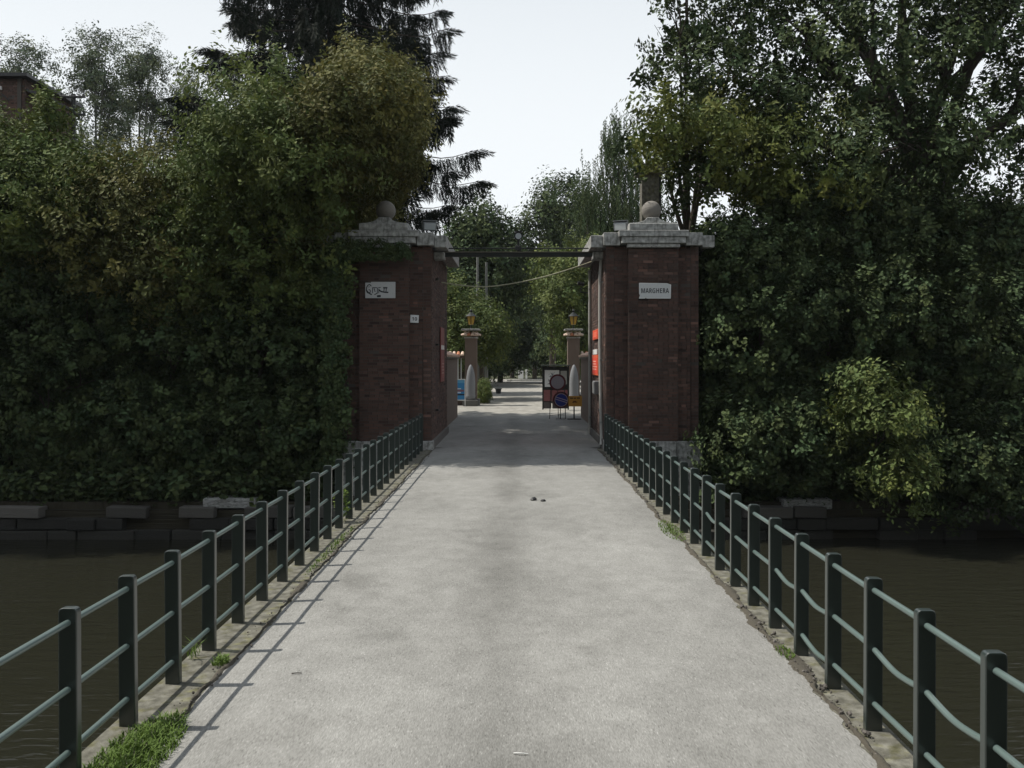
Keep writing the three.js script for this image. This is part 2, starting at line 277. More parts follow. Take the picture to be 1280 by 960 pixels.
  // iron fixings of the gate leaf at the front corner
  for (const y of [0.9, 2.6, 4.3]) part(t, 'gate_hinge', rbox(0.1, 0.05, 0.16, 0.01, -s * 1.2, y, -1.1), M.darkMetal);
  // corbel that carries the track beam
  part(t, 'corbel', metreUV(rbox(0.28, 0.2, 0.34, 0.03, -s * 1.3, 4.86, -0.75)), M.stone);
  return t;
}
const CR = 3.45, CL = -3.2;
tower(CR, 1, 'brick gate tower with stone ball finial carrying the plaque lettered MARGHERA', 31);
tower(CL, -1, 'brick gate tower with stone ball finial and house number 10, half wrapped in ivy', 32);

// plaques and number plate
{
  const txt = canvasTexture(512, 256, (c, w, h) => {
    c.fillStyle = '#c9cbcb'; c.fillRect(0, 0, w, h); const r = rng(8); for (let i = 0; i < 500; i++) { c.fillStyle = `rgba(${90 + r() * 80 | 0},${90 + r() * 80 | 0},${95 + r() * 70 | 0},0.12)`; c.fillRect(r() * w, r() * h, 2 + r() * 14, 1 + r() * 6); }
    c.strokeStyle = '#dfe0de'; c.lineWidth = 12; c.strokeRect(10, 10, w - 20, h - 20);
    c.fillStyle = '#15161c'; c.font = 'bold 106px sans-serif'; c.textAlign = 'center'; c.textBaseline = 'middle'; c.save(); c.translate(w / 2, h / 2); c.scale(444 / c.measureText('MARGHERA').width, 1); c.fillText('MARGHERA', 0, 0); c.restore();
  });
  const sh = new THREE.Shape([[-0.39, -0.19], [-0.24, -0.19], [-0.22, -0.165], [-0.2, -0.19], [0.39, -0.19], [0.4, 0.15], [0.3, 0.185], [-0.39, 0.195], [-0.385, -0.08], [-0.365, -0.1]].map((q) => new THREE.Vector2(...q)));
  const g = new THREE.ExtrudeGeometry(sh, { depth: 0.03, bevelEnabled: false }), p = g.attributes.position, u = g.attributes.uv; for (let i = 0; i < p.count; i++) u.setXY(i, p.getX(i) / 0.8 + 0.5, p.getY(i) / 0.4 + 0.5);
  const c = at(818.5, 363.5, 22.1); tag(part(scene, 'plaque', g, new THREE.MeshStandardMaterial({ map: txt, roughness: 0.7 }), [c.x, c.y, TZ + 0.135]), 'chipped white plaque lettered MARGHERA on brick tower', 'plaque');
  const txt2 = canvasTexture(512, 256, (c2, w, h) => {
    c2.fillStyle = '#b9babb'; c2.fillRect(0, 0, w, h); const r = rng(9); for (let i = 0; i < 500; i++) { c2.fillStyle = `rgba(${90 + r() * 80 | 0},${90 + r() * 80 | 0},${95 + r() * 70 | 0},0.14)`; c2.fillRect(r() * w, r() * h, 2 + r() * 14, 1 + r() * 6); }
    c2.strokeStyle = '#23262b'; c2.lineCap = 'round'; const ln = (lw, ...q) => { c2.lineWidth = lw; c2.beginPath(); c2.moveTo(q[0], q[1]); for (let i = 2; i < q.length; i += 2) c2.lineTo(q[i], q[i + 1]); c2.stroke(); };
    c2.lineWidth = 16; c2.beginPath(); c2.ellipse(62, 110, 42, 66, 0.2, 0.6, 5.4); c2.stroke(); ln(20, 18, 130, 60, 178, 104, 200); ln(14, 62, 124, 88, 134); ln(14, 60, 82, 66, 78);
    ln(13, 124, 92, 124, 172); ln(13, 124, 92, 182, 92, 206, 96); ln(16, 160, 140, 166, 150); ln(14, 206, 96, 204, 180, 160, 200); ln(14, 232, 112, 230, 176); ln(12, 226, 92, 258, 88);
    ln(22, 232, 128, 268, 152, 330, 164, 384, 166); ln(22, 312, 94, 368, 94); ln(16, 322, 98, 318, 150); ln(16, 358, 98, 352, 160); ln(34, 214, 226, 250, 224); ln(16, 150, 110, 158, 124);
    c2.fillStyle = '#3a3d3c'; c2.fillRect(0, 0, 96, 14);
  });
  const g2 = new THREE.BoxGeometry(0.74, 0.4, 0.03), p2 = g2.attributes.position, u2 = g2.attributes.uv; for (let i = 0; i < p2.count; i++) u2.setXY(i, p2.getX(i) / 0.74 + 0.5, p2.getY(i) / 0.4 + 0.5);
  const c3 = at(475.5, 362.5, 22.1); tag(part(scene, 'plaque', g2, new THREE.MeshStandardMaterial({ map: txt2, roughness: 0.7 }), [c3.x, c3.y, TZ + 0.15]), 'white plaque scrawled over with dark marks on ivy-wrapped tower', 'plaque');
  const txt4 = canvasTexture(128, 128, (c4, w, h) => { c4.fillStyle = '#d9dadb'; c4.fillRect(0, 0, w, h); c4.fillStyle = '#1b1c1f'; c4.font = 'bold 78px sans-serif'; c4.textAlign = 'center'; c4.textBaseline = 'middle'; c4.fillText('10', w / 2, h / 2 + 2); });
  const c5 = at(518, 398.5, 22.2); tag(part(scene, 'number_plate', new THREE.BoxGeometry(0.21, 0.19, 0.012), new THREE.MeshStandardMaterial({ map: txt4, roughness: 0.5 }), [c5.x, c5.y, TZ + 0.03]), 'small white house number plate reading 10', 'number plate').rotation.z = -0.05;
}

// concrete columns behind the towers
for (const [x, label] of [[4.13, 'grey concrete column rising behind the MARGHERA tower'], [-4.3, 'thin grey concrete column rising behind the tower numbered 10']]) {
  const c = thing('concrete_column', label, 'column', [x, 0, -27.45]);
  part(c, 'shaft', metreUV(box(0.52, 7.85, 0.52, 0, 3.925, 0)), M.concrete); part(c, 'capital', metreUV(rbox(0.82, 0.3, 0.82, 0.03, 0, 8.0, 0)), M.concrete); part(c, 'rib', box(0.06, 7.8, 0.06, 0.3, 3.9, 0.2), M.darkMetal);
}
// track beam, floodlights, cable, conduits, camera
{
  const a = at(558, 318, 23), b = at(742, 318, 23), L = b.x - a.x, m = (a.x + b.x) / 2;
  const g = thing('track_beam', 'rusty dark steel beam spanning the gate opening under a thin upper rod', 'beam', [m, 4.9, -23]);
  part(g, 'beam', rbox(L + 0.1, 0.11, 0.09, 0.01), M.darkMetal); part(g, 'flange', box(L + 0.1, 0.018, 0.14, 0, 0.066, 0), mat([0.16, 0.14, 0.11], 0.8)); part(g, 'rod', new THREE.CylinderGeometry(0.016, 0.016, L + 0.1, 8).rotateZ(Math.PI / 2), M.darkMetal, [0, 0.165, 0]);
  for (let k = -2; k <= 2; k++) part(g, 'hanger', box(0.03, 0.1, 0.03, k * L / 5.2, 0.115, 0), M.darkMetal);
  const f = thing('floodlight', 'small round floodlight on a short mast at the middle of the gate beam', 'floodlight', [at(648, 0, 23).x, 4.97, -23]);
  part(f, 'mast', cyl(0.03, 0.03, 0.3), M.darkMetal); part(f, 'bracket', rbox(0.16, 0.12, 0.1, 0.02, 0, 0.1, 0), M.black); part(f, 'housing', new THREE.CylinderGeometry(0.11, 0.09, 0.16, 16).rotateX(Math.PI / 2).translate(0, 0.4, 0), M.black); part(f, 'lens', new THREE.CylinderGeometry(0.078, 0.078, 0.02, 16).rotateX(Math.PI / 2).translate(0, 0.4, 0.085), M.glass); part(f, 'visor', box(0.2, 0.02, 0.2, 0, 0.52, 0.02), M.black);
  for (const [px, py, turn, label] of [[536, 283, 0.35, 'box floodlight on the cornice of the tower numbered 10'], [777, 284, -0.4, 'box floodlight on the cornice of the MARGHERA tower']]) {
    const c = at(px, py + 8, 22.5), q = thing('floodlight', label, 'floodlight', [c.x, 5.3, -22.6], turn);
    part(q, 'bracket', mergeGeometries([box(0.03, 0.22, 0.03, -0.17, 0.11, 0), box(0.03, 0.22, 0.03, 0.17, 0.11, 0)]), M.darkMetal); const h = part(q, 'housing', rbox(0.36, 0.22, 0.16, 0.03), M.lampGrey, [0, 0.28, 0]); h.rotation.x = 0.3; const l = part(q, 'lens', rbox(0.29, 0.16, 0.02, 0.005), M.glass, [0, 0.255, 0.08]); l.rotation.x = 0.3; part(q, 'visor', box(0.38, 0.015, 0.12, 0, 0.4, 0.06), M.lampGrey);
  }
  const pts = [[552, 353], [575, 356.5], [605, 358.5], [640, 354.5], [680, 346], [715, 335.5], [740, 327]].map(([x, y]) => at(x, y, 23.4));
  tag(part(scene, 'cable', tube(pts, 0.017, 0.017, 6), mat([0.36, 0.35, 0.24], 0.7)), 'sagging yellowish cable strung across the gate opening', 'cable');
  const xr = CR - 1.15;
  const p1 = thing('conduit', 'pale vertical pipe with a bent foot at the front corner of the MARGHERA tower passage', 'pipe', [xr - 0.06, 0, -23.0]);
  part(p1, 'pipe', tube([V(-0.02, 0.02, 0.28), V(0, 0.1, 0.2), V(0.01, 0.35, 0.03), V(0, 0.8, 0), V(0, 4.7, 0), V(0.05, 4.95, 0)], 0.045, 0.045, 8), M.conduit); for (const y of [0.6, 2.2, 4.2]) part(p1, 'clip', box(0.12, 0.04, 0.1, 0.02, y, 0), M.galv);
  const p2 = thing('conduit', 'pale vertical pipe at the far corner of the MARGHERA tower passage', 'pipe', [xr - 0.06, 0, -26.6]);
  part(p2, 'pipe', cyl(0.045, 0.045, 4.85, 8), M.conduit); for (const y of [0.5, 2.4, 4.3]) part(p2, 'clip', box(0.12, 0.04, 0.1, 0.02, y, 0), M.galv);
  const cam = thing('security_camera', 'small dark surveillance camera on an arm beside the pale pipe', 'camera', [xr - 0.1, at(0, 362, 26.6).y, -26.7]);
  part(cam, 'arm', mergeGeometries([box(0.26, 0.03, 0.03, -0.1, -0.08, 0), box(0.03, 0.16, 0.03, -0.22, 0, 0)]), M.black); part(cam, 'body', rbox(0.2, 0.1, 0.12, 0.02, -0.26, 0.12, 0).rotateZ(-0.25), M.black);
  // panels on the passage walls
  const orange = mat([0.72, 0.1, 0.03], 0.55), red = mat([0.24, 0.07, 0.06], 0.7);
  const marks = (bg, fg, seed) => new THREE.MeshStandardMaterial({ roughness: 0.6, map: canvasTexture(256, 128, (c, w, h) => { c.fillStyle = bg; c.fillRect(0, 0, w, h); c.fillStyle = fg; const r = rng(seed); for (let y = 22; y < h - 20; y += 22) for (let x = 24 + r() * 30; x < w - 50;) { const l = 12 + r() * 34; c.fillRect(x, y, l, 9); x += l + 12; } }) });
  const o1 = thing('orange_sign', 'small plain orange panel above the larger orange one beside the pale pipes', 'sign', [xr - 0.045, 2.9, -24.7]); part(o1, 'panel', rbox(0.03, 0.27, 1.7, 0.006), orange); part(o1, 'print', box(0.004, 0.2, 1.3, -0.019, 0, 0), marks('#e8482a', '#ffb08a', 41));
  const o2 = thing('orange_sign', 'lower bright orange panel with white top strip beside the pale pipes', 'sign', [xr - 0.045, 2.06, -24.9]); part(o2, 'panel', rbox(0.03, 0.56, 2.0, 0.006), orange); part(o2, 'print', box(0.004, 0.42, 1.6, -0.019, -0.02, 0), marks('#e2412a', '#ffd0b8', 42)); part(o2, 'white_strip', rbox(0.032, 0.14, 1.4, 0.006, 0, 0.36, 0), M.white);
  const gb = thing('meter_box', 'small grey metal box under the orange panels', 'box', [xr - 0.07, 1.45, -24.4]); part(gb, 'case', rbox(0.14, 0.36, 0.5, 0.02), M.lampGrey); part(gb, 'door', rbox(0.012, 0.3, 0.42, 0.004, -0.075, 0, 0), M.galv);
  const xl = CL + 1.15, o3 = thing('red_sign', 'tall faded red panel with white band on the passage wall of the tower numbered 10', 'sign', [xl + 0.045, 2.35, -25.0]); part(o3, 'panel', rbox(0.03, 1.5, 1.1, 0.006), red); part(o3, 'print', box(0.004, 0.5, 0.9, 0.019, -0.4, 0), marks('#8a4640', '#b98f88', 43)); part(o3, 'white_band', rbox(0.032, 0.12, 1.0, 0.004, 0.001, 0.2, 0), M.white);
}

// ---------------------------------------------------------------- inside the gate
const tileG = new THREE.CylinderGeometry(0.075, 0.095, 0.42, 10, 1, false, -Math.PI / 2, Math.PI).rotateX(-Math.PI / 2);
function tileRow(parent, x0, x1, y, z, turn, step = 0.2) { // barrel tiles laid side by side, sloping forward
  const n = Math.max(1, Math.round((x1 - x0) / step));
  for (let k = 0; k < n; k++) { const h = new THREE.Mesh(tileG, k % 3 === 1 ? M.terracotta : M.paleTile); shade(h); h.name = 'roof_tile'; const x = x0 + (k + 0.5) * (x1 - x0) / n; const c = Math.cos(turn), s = Math.sin(turn); h.rotation.set(0.4, turn, 0, 'YXZ'); h.position.set(c * x + s * z, y, -s * x + c * z); parent.add(h); }
}
// low walls running back from the towers
for (const [x, label] of [[-2.42, 'reddish brown plastered wall with tile coping behind the tower numbered 10'], [2.72, 'reddish brown plastered wall with tile coping behind the MARGHERA tower']]) {
  const w = thing('side_wall', label, 'wall', [x, 0, -30.95]);
  part(w, 'wall', metreUV(box(0.36, 2.3, 7.6, 0, 1.1, 0)), M.plaster); part(w, 'coping', metreUV(box(0.5, 0.06, 7.7, 0, 2.28, 0)), M.concrete);
  tileRow(w, -3.8, 3.8, 2.37, 0.05, x < 0 ? Math.PI / 2 : -Math.PI / 2);
}
for (const [x, label, lx] of [[-2.2, 'tile-capped gate pillar with lantern, beside the blue board', -1], [2.82, 'tile-capped gate pillar with lantern, behind the round road signs', 1]]) {
  const p = thing('gate_pillar', label, 'pillar', [x, 0, -44]);
  part(p, 'shaft', metreUV(box(0.58, 3.3, 0.58, 0, 1.65, 0)), M.plaster); part(p, 'neck', metreUV(rbox(0.66, 0.08, 0.66, 0.02, 0, 3.3, 0)), M.stone);
  for (let k = 0; k < 4; k++) tileRow(p, -0.36, 0.36, 3.46, 0.26, k * Math.PI / 2);
  part(p, 'cap', metreUV(rbox(0.9, 0.08, 0.9, 0.02, 0, 3.68, 0)), M.stone); part(p, 'base', metreUV(rbox(0.84, 0.3, 0.84, 0.02, 0, 0.14, 0)), M.darkStone);
  const l = thing('lantern', lx < 0 ? 'dark metal lantern with yellow glass atop the pillar beside the blue board' : 'dark metal lantern with yellow glass atop the pillar behind the road signs', 'lantern', [x, 3.72, -44]);
  part(l, 'stem', cyl(0.05, 0.03, 0.2, 8), M.darkMetal); part(l, 'glass', new THREE.CylinderGeometry(0.24, 0.15, 0.4, 6).translate(0, 0.42, 0), M.yellowGlass);
  for (let k = 0; k < 6; k++) { const a = k * Math.PI / 3; part(l, 'bar', bar(V(Math.sin(a) * 0.155, 0.22, Math.cos(a) * 0.155), V(Math.sin(a) * 0.245, 0.62, Math.cos(a) * 0.245), 0.014, 5), M.darkMetal); }
  part(l, 'roof', new THREE.ConeGeometry(0.32, 0.24, 6).translate(0, 0.74, 0), M.darkMetal); part(l, 'finial', new THREE.SphereGeometry(0.07, 10, 8).translate(0, 0.9, 0), M.darkMetal);
  const s = thing('artillery_shell', lx < 0 ? 'large grey upright artillery shell beside the blue board' : 'large grey upright artillery shell behind the yellow sign', 'shell', [x + lx * -0.02, 0, -43.2]);
  part(s, 'base_block', rbox(0.72, 0.26, 0.6, 0.02, 0, 0.13, 0), M.darkStone);
  part(s, 'shell_body', new THREE.LatheGeometry([[0, 0.26], [0.22, 0.26], [0.22, 0.42], [0.235, 0.44], [0.235, 0.5], [0.22, 0.52], [0.225, 1.1], [0.205, 1.4], [0.165, 1.65], [0.1, 1.85], [0.04, 1.96], [0, 1.98]].map((q) => new THREE.Vector2(...q)), 24), M.shell);
}
// barred fences joining the pillars
for (const [x0, x1, label] of [[-6.2, -2.52, 'white barred fence with tile coping beside the blue board'], [3.14, 6.6, 'white barred fence with tile coping behind the yellow sign']]) {
  const f = thing('barred_fence', label, 'fence', [0, 0, -44]);
  part(f, 'base_wall', metreUV(box(x1 - x0, 0.5, 0.3, (x0 + x1) / 2, 0.25, 0)), M.plaster); part(f, 'lintel', metreUV(box(x1 - x0, 0.12, 0.4, (x0 + x1) / 2, 2.34, 0)), M.plaster);
  for (let x = x0 + 0.1; x < x1 - 0.05; x += 0.155) part(f, 'bar', box(0.05, 1.8, 0.03, x, 1.39, 0), M.white);
  tileRow(f, x0, x1, 2.48, 0.08, 0, 0.21);
}
{ // signs and boards
  const disc = (draw) => { const t = canvasTexture(256, 256, draw), g = new THREE.CylinderGeometry(0.31, 0.31, 0.012, 40).rotateX(Math.PI / 2), p = g.attributes.position, u = g.attributes.uv; for (let i = 0; i < p.count; i++) u.setXY(i, p.getX(i) / 0.62 + 0.5, p.getY(i) / 0.62 + 0.5); return [g, new THREE.MeshStandardMaterial({ map: t, roughness: 0.45 })]; };
  const stand = (g, h) => { part(g, 'stand', mergeGeometries([bar(V(-0.3, 0, 0.05), V(-0.26, h, 0), 0.014), bar(V(0.3, 0, 0.05), V(0.26, h, 0), 0.014), bar(V(0.05, 0, -0.45), V(0, h, -0.04), 0.014), bar(V(-0.3, 0.14, 0.045), V(0.3, 0.14, 0.045), 0.01), bar(V(-0.26, h, 0), V(0.26, h, 0), 0.012)]), M.darkMetal); };
  const c1 = at(697, 478, 33.6), s1 = thing('round_sign', 'round white road sign with dark red rim on a wire stand', 'road sign', [c1.x, 0, -33.6]);
  part(s1, 'disc', ...disc((c, w) => { c.fillStyle = '#5c1420'; c.fillRect(0, 0, w, w); c.fillStyle = '#a39ba0'; c.beginPath(); c.arc(128, 128, 100, 0, 7); c.fill(); }), [0, c1.y, 0]); stand(s1, c1.y - 0.28);
  const c2 = at(701.5, 500, 33.3), s2 = thing('round_sign', 'round blue no-parking sign with dark red rim', 'road sign', [c2.x, 0, -33.3]);
  part(s2, 'disc', ...disc((c, w) => { c.fillStyle = '#4a1222'; c.fillRect(0, 0, w, w); c.fillStyle = '#a99a9a'; c.beginPath(); c.arc(128, 128, 102, 0, 7); c.fill(); c.fillStyle = '#1c2f86'; c.beginPath(); c.arc(128, 128, 92, 0, 7); c.fill(); c.strokeStyle = '#b0a4ac'; c.lineWidth = 12; c.save(); c.beginPath(); c.arc(128, 128, 98, 0, 7); c.clip(); for (const o of [-16, 16]) { c.beginPath(); c.moveTo(20, 90 + o); c.lineTo(240, 160 + o); c.stroke(); } c.restore(); }), [0, c2.y, 0]); part(s2, 'leg', mergeGeometries([bar(V(-0.03, 0, 0), V(-0.03, 0.42, -0.02), 0.016), bar(V(-0.2, 0.012, 0), V(0.16, 0.012, 0), 0.014)]), M.darkMetal);
  const c3 = at(719, 501.5, 33.2), s3 = thing('yellow_sign', 'small yellow sign with dark lines of writing on a dark post', 'sign', [c3.x, 0, -33.2]);
  part(s3, 'panel', rbox(0.5, 0.39, 0.015, 0.005), mat([0.62, 0.33, 0.05], 0.5), [0, c3.y, 0]);
  part(s3, 'print', box(0.46, 0.35, 0.004, 0, c3.y, 0.0105), new THREE.MeshStandardMaterial({ roughness: 0.5, map: canvasTexture(256, 200, (c, w, h) => { c.fillStyle = '#d59a3c'; c.fillRect(0, 0, w, h); c.fillStyle = '#3b2a14'; for (const [x, y, l] of [[22, 24, 62], [96, 24, 50], [160, 22, 66]]) c.fillRect(x, y, l, 24); c.fillStyle = '#6a3a14'; for (const [x, y, l] of [[70, 112, 44], [120, 108, 50], [84, 92, 60]]) c.fillRect(x, y, l, 22); }) }));
  part(s3, 'post', mergeGeometries([box(0.05, c3.y - 0.2, 0.03, -0.04, (c3.y - 0.2) / 2, -0.02), box(0.5, 0.03, 0.3, -0.04, 0.016, -0.02)]), M.black);
  const nb = thing('notice_board', 'dark framed notice board with white poster and maroon lower panels', 'notice board', [at(694.5, 0, 39.7).x, 0, -39.7]);
  part(nb, 'frame', mergeGeometries([box(1.18, 0.1, 0.1, 0, 1.86, 0), box(0.06, 1.95, 0.08, -0.56, 0.98, 0), box(0.06, 1.95, 0.08, 0.56, 0.98, 0), box(1.1, 0.07, 0.08, 0, 0.93, 0.005)]), M.darkMetal); part(nb, 'roof', rbox(1.3, 0.05, 0.4, 0.01, 0, 1.96, 0.05), mat([0.06, 0.075, 0.06], 0.7)); part(nb, 'backing', box(1.06, 1.6, 0.04, 0, 1.08, -0.025), M.black);
  part(nb, 'poster', box(0.64, 0.74, 0.01, -0.16, 1.38, 0.012), new THREE.MeshStandardMaterial({ roughness: 0.6, map: canvasTexture(256, 300, (c, w, h) => { c.fillStyle = '#d8d9da'; c.fillRect(0, 0, w, h); const r = rng(77); c.strokeStyle = '#5a6066'; for (let i = 0; i < 26; i++) { c.lineWidth = 2 + r() * 7; c.beginPath(); let x = 60 + r() * 140, y = 50 + r() * 200; c.moveTo(x, y); for (let k = 0; k < 3; k++) { x += (r() - 0.5) * 70; y += (r() - 0.5) * 60; c.lineTo(x, y); } c.stroke(); } }) }));
  part(nb, 'side_notice', box(0.28, 0.6, 0.01, 0.36, 1.42, 0.012), mat([0.3, 0.3, 0.28], 0.7));
  for (const x of [-0.36, 0.02, 0.36]) part(nb, 'lower_panel', rbox(0.34, 0.5, 0.03, 0.006, x, 0.63, 0.02), mat([0.2, 0.07, 0.075], 0.7));
  for (const x of [-0.36, 0.02, 0.36]) part(nb, 'foot_panel', rbox(0.34, 0.3, 0.03, 0.006, x, 0.2, 0.02), mat([0.07, 0.06, 0.06], 0.7));
  const bb = thing('blue_board', 'blue poster board with white frame standing on two legs beside the artillery shell', 'board', [at(575, 0, 42.4).x, 0, -42.4]);
  part(bb, 'frame', mergeGeometries([box(0.04, 1.3, 0.05, -0.24, 0.65, 0), box(0.04, 1.3, 0.05, 0.24, 0.65, 0), box(0.44, 0.04, 0.05, 0, 1.28, 0), box(0.44, 0.04, 0.05, 0, 0.3, 0)]), M.white);
  part(bb, 'poster', box(0.44, 0.94, 0.02, 0, 0.79, -0.008), new THREE.MeshStandardMaterial({ roughness: 0.4, map: canvasTexture(128, 256, (c, w, h) => { c.fillStyle = '#2f7fb6'; c.fillRect(0, 0, w, h); c.fillStyle = '#5fa2cb'; c.fillRect(0, 0, w, 40); c.fillStyle = '#cfd4dc'; c.fillRect(0, 108, 78, 12); c.fillStyle = '#7a5560'; c.fillRect(10, 126, 108, 26); c.fillStyle = '#c4c9d6'; c.fillRect(6, 156, 70, 14); c.fillStyle = '#15202e'; c.fillRect(0, 182, w, 18); }) }));
  // dark open gate leaf on the right
  const gl = thing('gate_leaf', 'dark metal gate leaf standing open behind the yellow sign', 'gate', [2.82, 0, -34.9]);
  part(gl, 'panel', box(0.44, 1.05, 0.04, 0, 0.58, 0), M.black); part(gl, 'frame', mergeGeometries([box(0.05, 2.2, 0.06, -0.24, 1.1, 0), box(0.05, 2.2, 0.06, 0.24, 1.1, 0)]), M.darkMetal); for (let k = 0; k < 3; k++) part(gl, 'bar', box(0.022, 1.05, 0.022, -0.12 + k * 0.12, 1.63, 0), M.galv);
  // planter on the forecourt and white marker posts far down the avenue
  const pl = thing('planter', 'small dark planter with pale rim on the bright forecourt', 'planter', [at(623, 0, 59).x, 0, -59]); part(pl, 'tub', new THREE.CylinderGeometry(0.2, 0.16, 0.3, 12).translate(0, 0.15, 0), M.black); part(pl, 'rim', rbox(0.46, 0.1, 0.46, 0.02, 0, 0.34, 0), M.stone);
  for (const [px, w, h, k] of [[651, 0.55, 0.85, 0], [658, 0.2, 1.0, 1]]) { const q = thing('marker_board', k ? 'narrow white post at the end of the avenue' : 'wide pale board at the end of the avenue', 'board', [at(px, 0, 97).x, -0.02, -97]); part(q, 'panel', rbox(w, h, 0.06, 0.01, 0, h / 2 + 0.2, 0), M.white); part(q, 'leg', box(0.08, 0.3, 0.05, 0, 0.15, -0.03), M.galv); }
  tag(part(scene, 'kerb', metreUV(box(9, 0.14, 0.4, 0, 0.05, 0)), M.stone, [3.4, 0, -95]), 'pale low kerb crossing the end of the avenue', 'kerb');
}
// poles with lamps inside the gate; pole with crossarms and house beyond the left trees
for (const [px, h, label, lamps] of [[597, 8.7, 'tall slender wooden pole behind the lantern pillar', 0], [608, 8.2, 'tall slender pole with two pale lamp heads', 1]]) {
  const b = at(px, 0, 55), p = thing('utility_pole', label, 'pole', [b.x, 0, -55]); part(p, 'shaft', cyl(0.11, 0.07, h, 8), mat([0.16, 0.16, 0.15], 0.9));
  if (lamps) for (const [dx, y] of [[0.24, 5.45], [0.72, 4.9]]) { part(p, 'arm', bar(V(0, y - 0.3, 0), V(dx, y, 0.1), 0.025), M.galv); part(p, 'lamp_head', rbox(0.26, 0.16, 0.2, 0.04, dx, y, 0.12), M.white); }
}
{
  const b = at(92, 0, 40), p = thing('utility_pole', 'dark pole with two crossarms standing above the ivy-covered bank', 'pole', [b.x, 4, -40]);
  part(p, 'shaft', cyl(0.12, 0.1, at(0, 118, 40).y - 4, 8), M.black); for (const y of [122, 144]) { const c = part(p, 'crossarm', rbox(1.15, 0.09, 0.1, 0.01, 0, at(0, y, 40).y - 4, 0.1), M.black); for (const x of [-0.5, 0.5]) part(c, 'insulator', cyl(0.035, 0.025, 0.12, 8, x, at(0, y, 40).y - 3.95, 0.1), M.black); }
  const h = thing('brick_house', 'dark brick house with shallow roof above the ivy, beside the pole with crossarms', 'house', [at(-20, 0, 38).x, 4.5, -40]);
  const top = at(0, 98, 38).y - 4.5, B = new Bricks(), r = rng(61); part(h, 'wall_core', box(3.4, top, 4, 0, top / 2, -0.05), M.mortar); B.wall(V(-1.7, 0, 1.95), V(1, 0, 0), V(0, 0, 1), 3.4, top, r); B.wall(V(1.7, 0, -2), V(0, 0, 1), V(1, 0, 0), 3.95, top, r); part(h, 'brick_courses', B.geo(), M.brick, null, 'stuff');
  const sh = new THREE.Shape([[-2, 0], [2.0, 0], [2.0, 0.14], [-2, 0.14]].map((q) => new THREE.Vector2(...q))); part(h, 'roof', new THREE.ExtrudeGeometry(sh, { depth: 4.8, bevelEnabled: false }), M.black, [0, top, -2.45]); part(h, 'eaves_board', rbox(1.3, 0.12, 2.0, 0.01), M.black, [2.2, top - 0.62, 0.9]).rotation.z = -0.35;
  part(h, 'pilaster', box(0.16, top, 0.06, 1.5, top / 2, 1.99), M.mortar); for (const y of [0.5, 1.3]) part(h, 'insulator', cyl(0.06, 0.05, 0.14, 8, 0.75, top - y, 2.08), M.white); part(h, 'bracket', bar(V(0.75, top - 0.65, 2.04), V(1.1, top - 0.95, 2.04), 0.03), M.black);
}

// ---------------------------------------------------------------- vegetation
function leafQuad(out, o, dir, nrm, len, wid) { // a leaf: two triangles folded along the midrib
  const side = dir.clone().cross(nrm).normalize(), tip = o.clone().addScaledVector(dir, len), mid = o.clone().addScaledVector(dir, len * 0.42), a = mid.clone().addScaledVector(side, wid / 2).addScaledVector(nrm, wid * 0.13), b = mid.clone().addScaledVector(side, -wid / 2).addScaledVector(nrm, wid * 0.13);
  for (const v of [o, a, tip, o, tip, b]) out.push(v.x, v.y, v.z);
}
function leafGeo(out) { const g = new THREE.BufferGeometry(); g.setAttribute('position', new THREE.Float32BufferAttribute(out, 3)); g.computeVertexNormals(); return g; }
const rv = (r) => V(r() - 0.5, r() - 0.5, r() - 0.5).multiplyScalar(2);
function sprayGeo(seed, n, size, leaf, wide, spread) { // a leafy twig growing along +y
  const r = rng(seed), out = [];
  for (let i = 0; i < n; i++) {
    const t = (i + 0.5) / n, o = V(0, t * size, 0).add(rv(r).multiplyScalar(size * spread * (0.4 + 0.6 * Math.sin(t * 3)))), a = i * 2.4 + r();
    const dir = V(Math.cos(a), 0.25 + r() * 0.5 - 0.35, Math.sin(a)).normalize(), nrm = V(0, 1, 0).add(rv(r).multiplyScalar(0.75)).normalize();
    leafQuad(out, o, dir, nrm, leaf * (0.7 + r() * 0.6), leaf * wide * (0.7 + r() * 0.5));
  }
  const tw = [V(0, 0, 0), V(0.004, size * 0.5, 0.004)]; out.push(-0.006, 0, 0, 0.006, 0, 0, 0, size * 0.9, 0.004);
  return leafGeo(out);
}
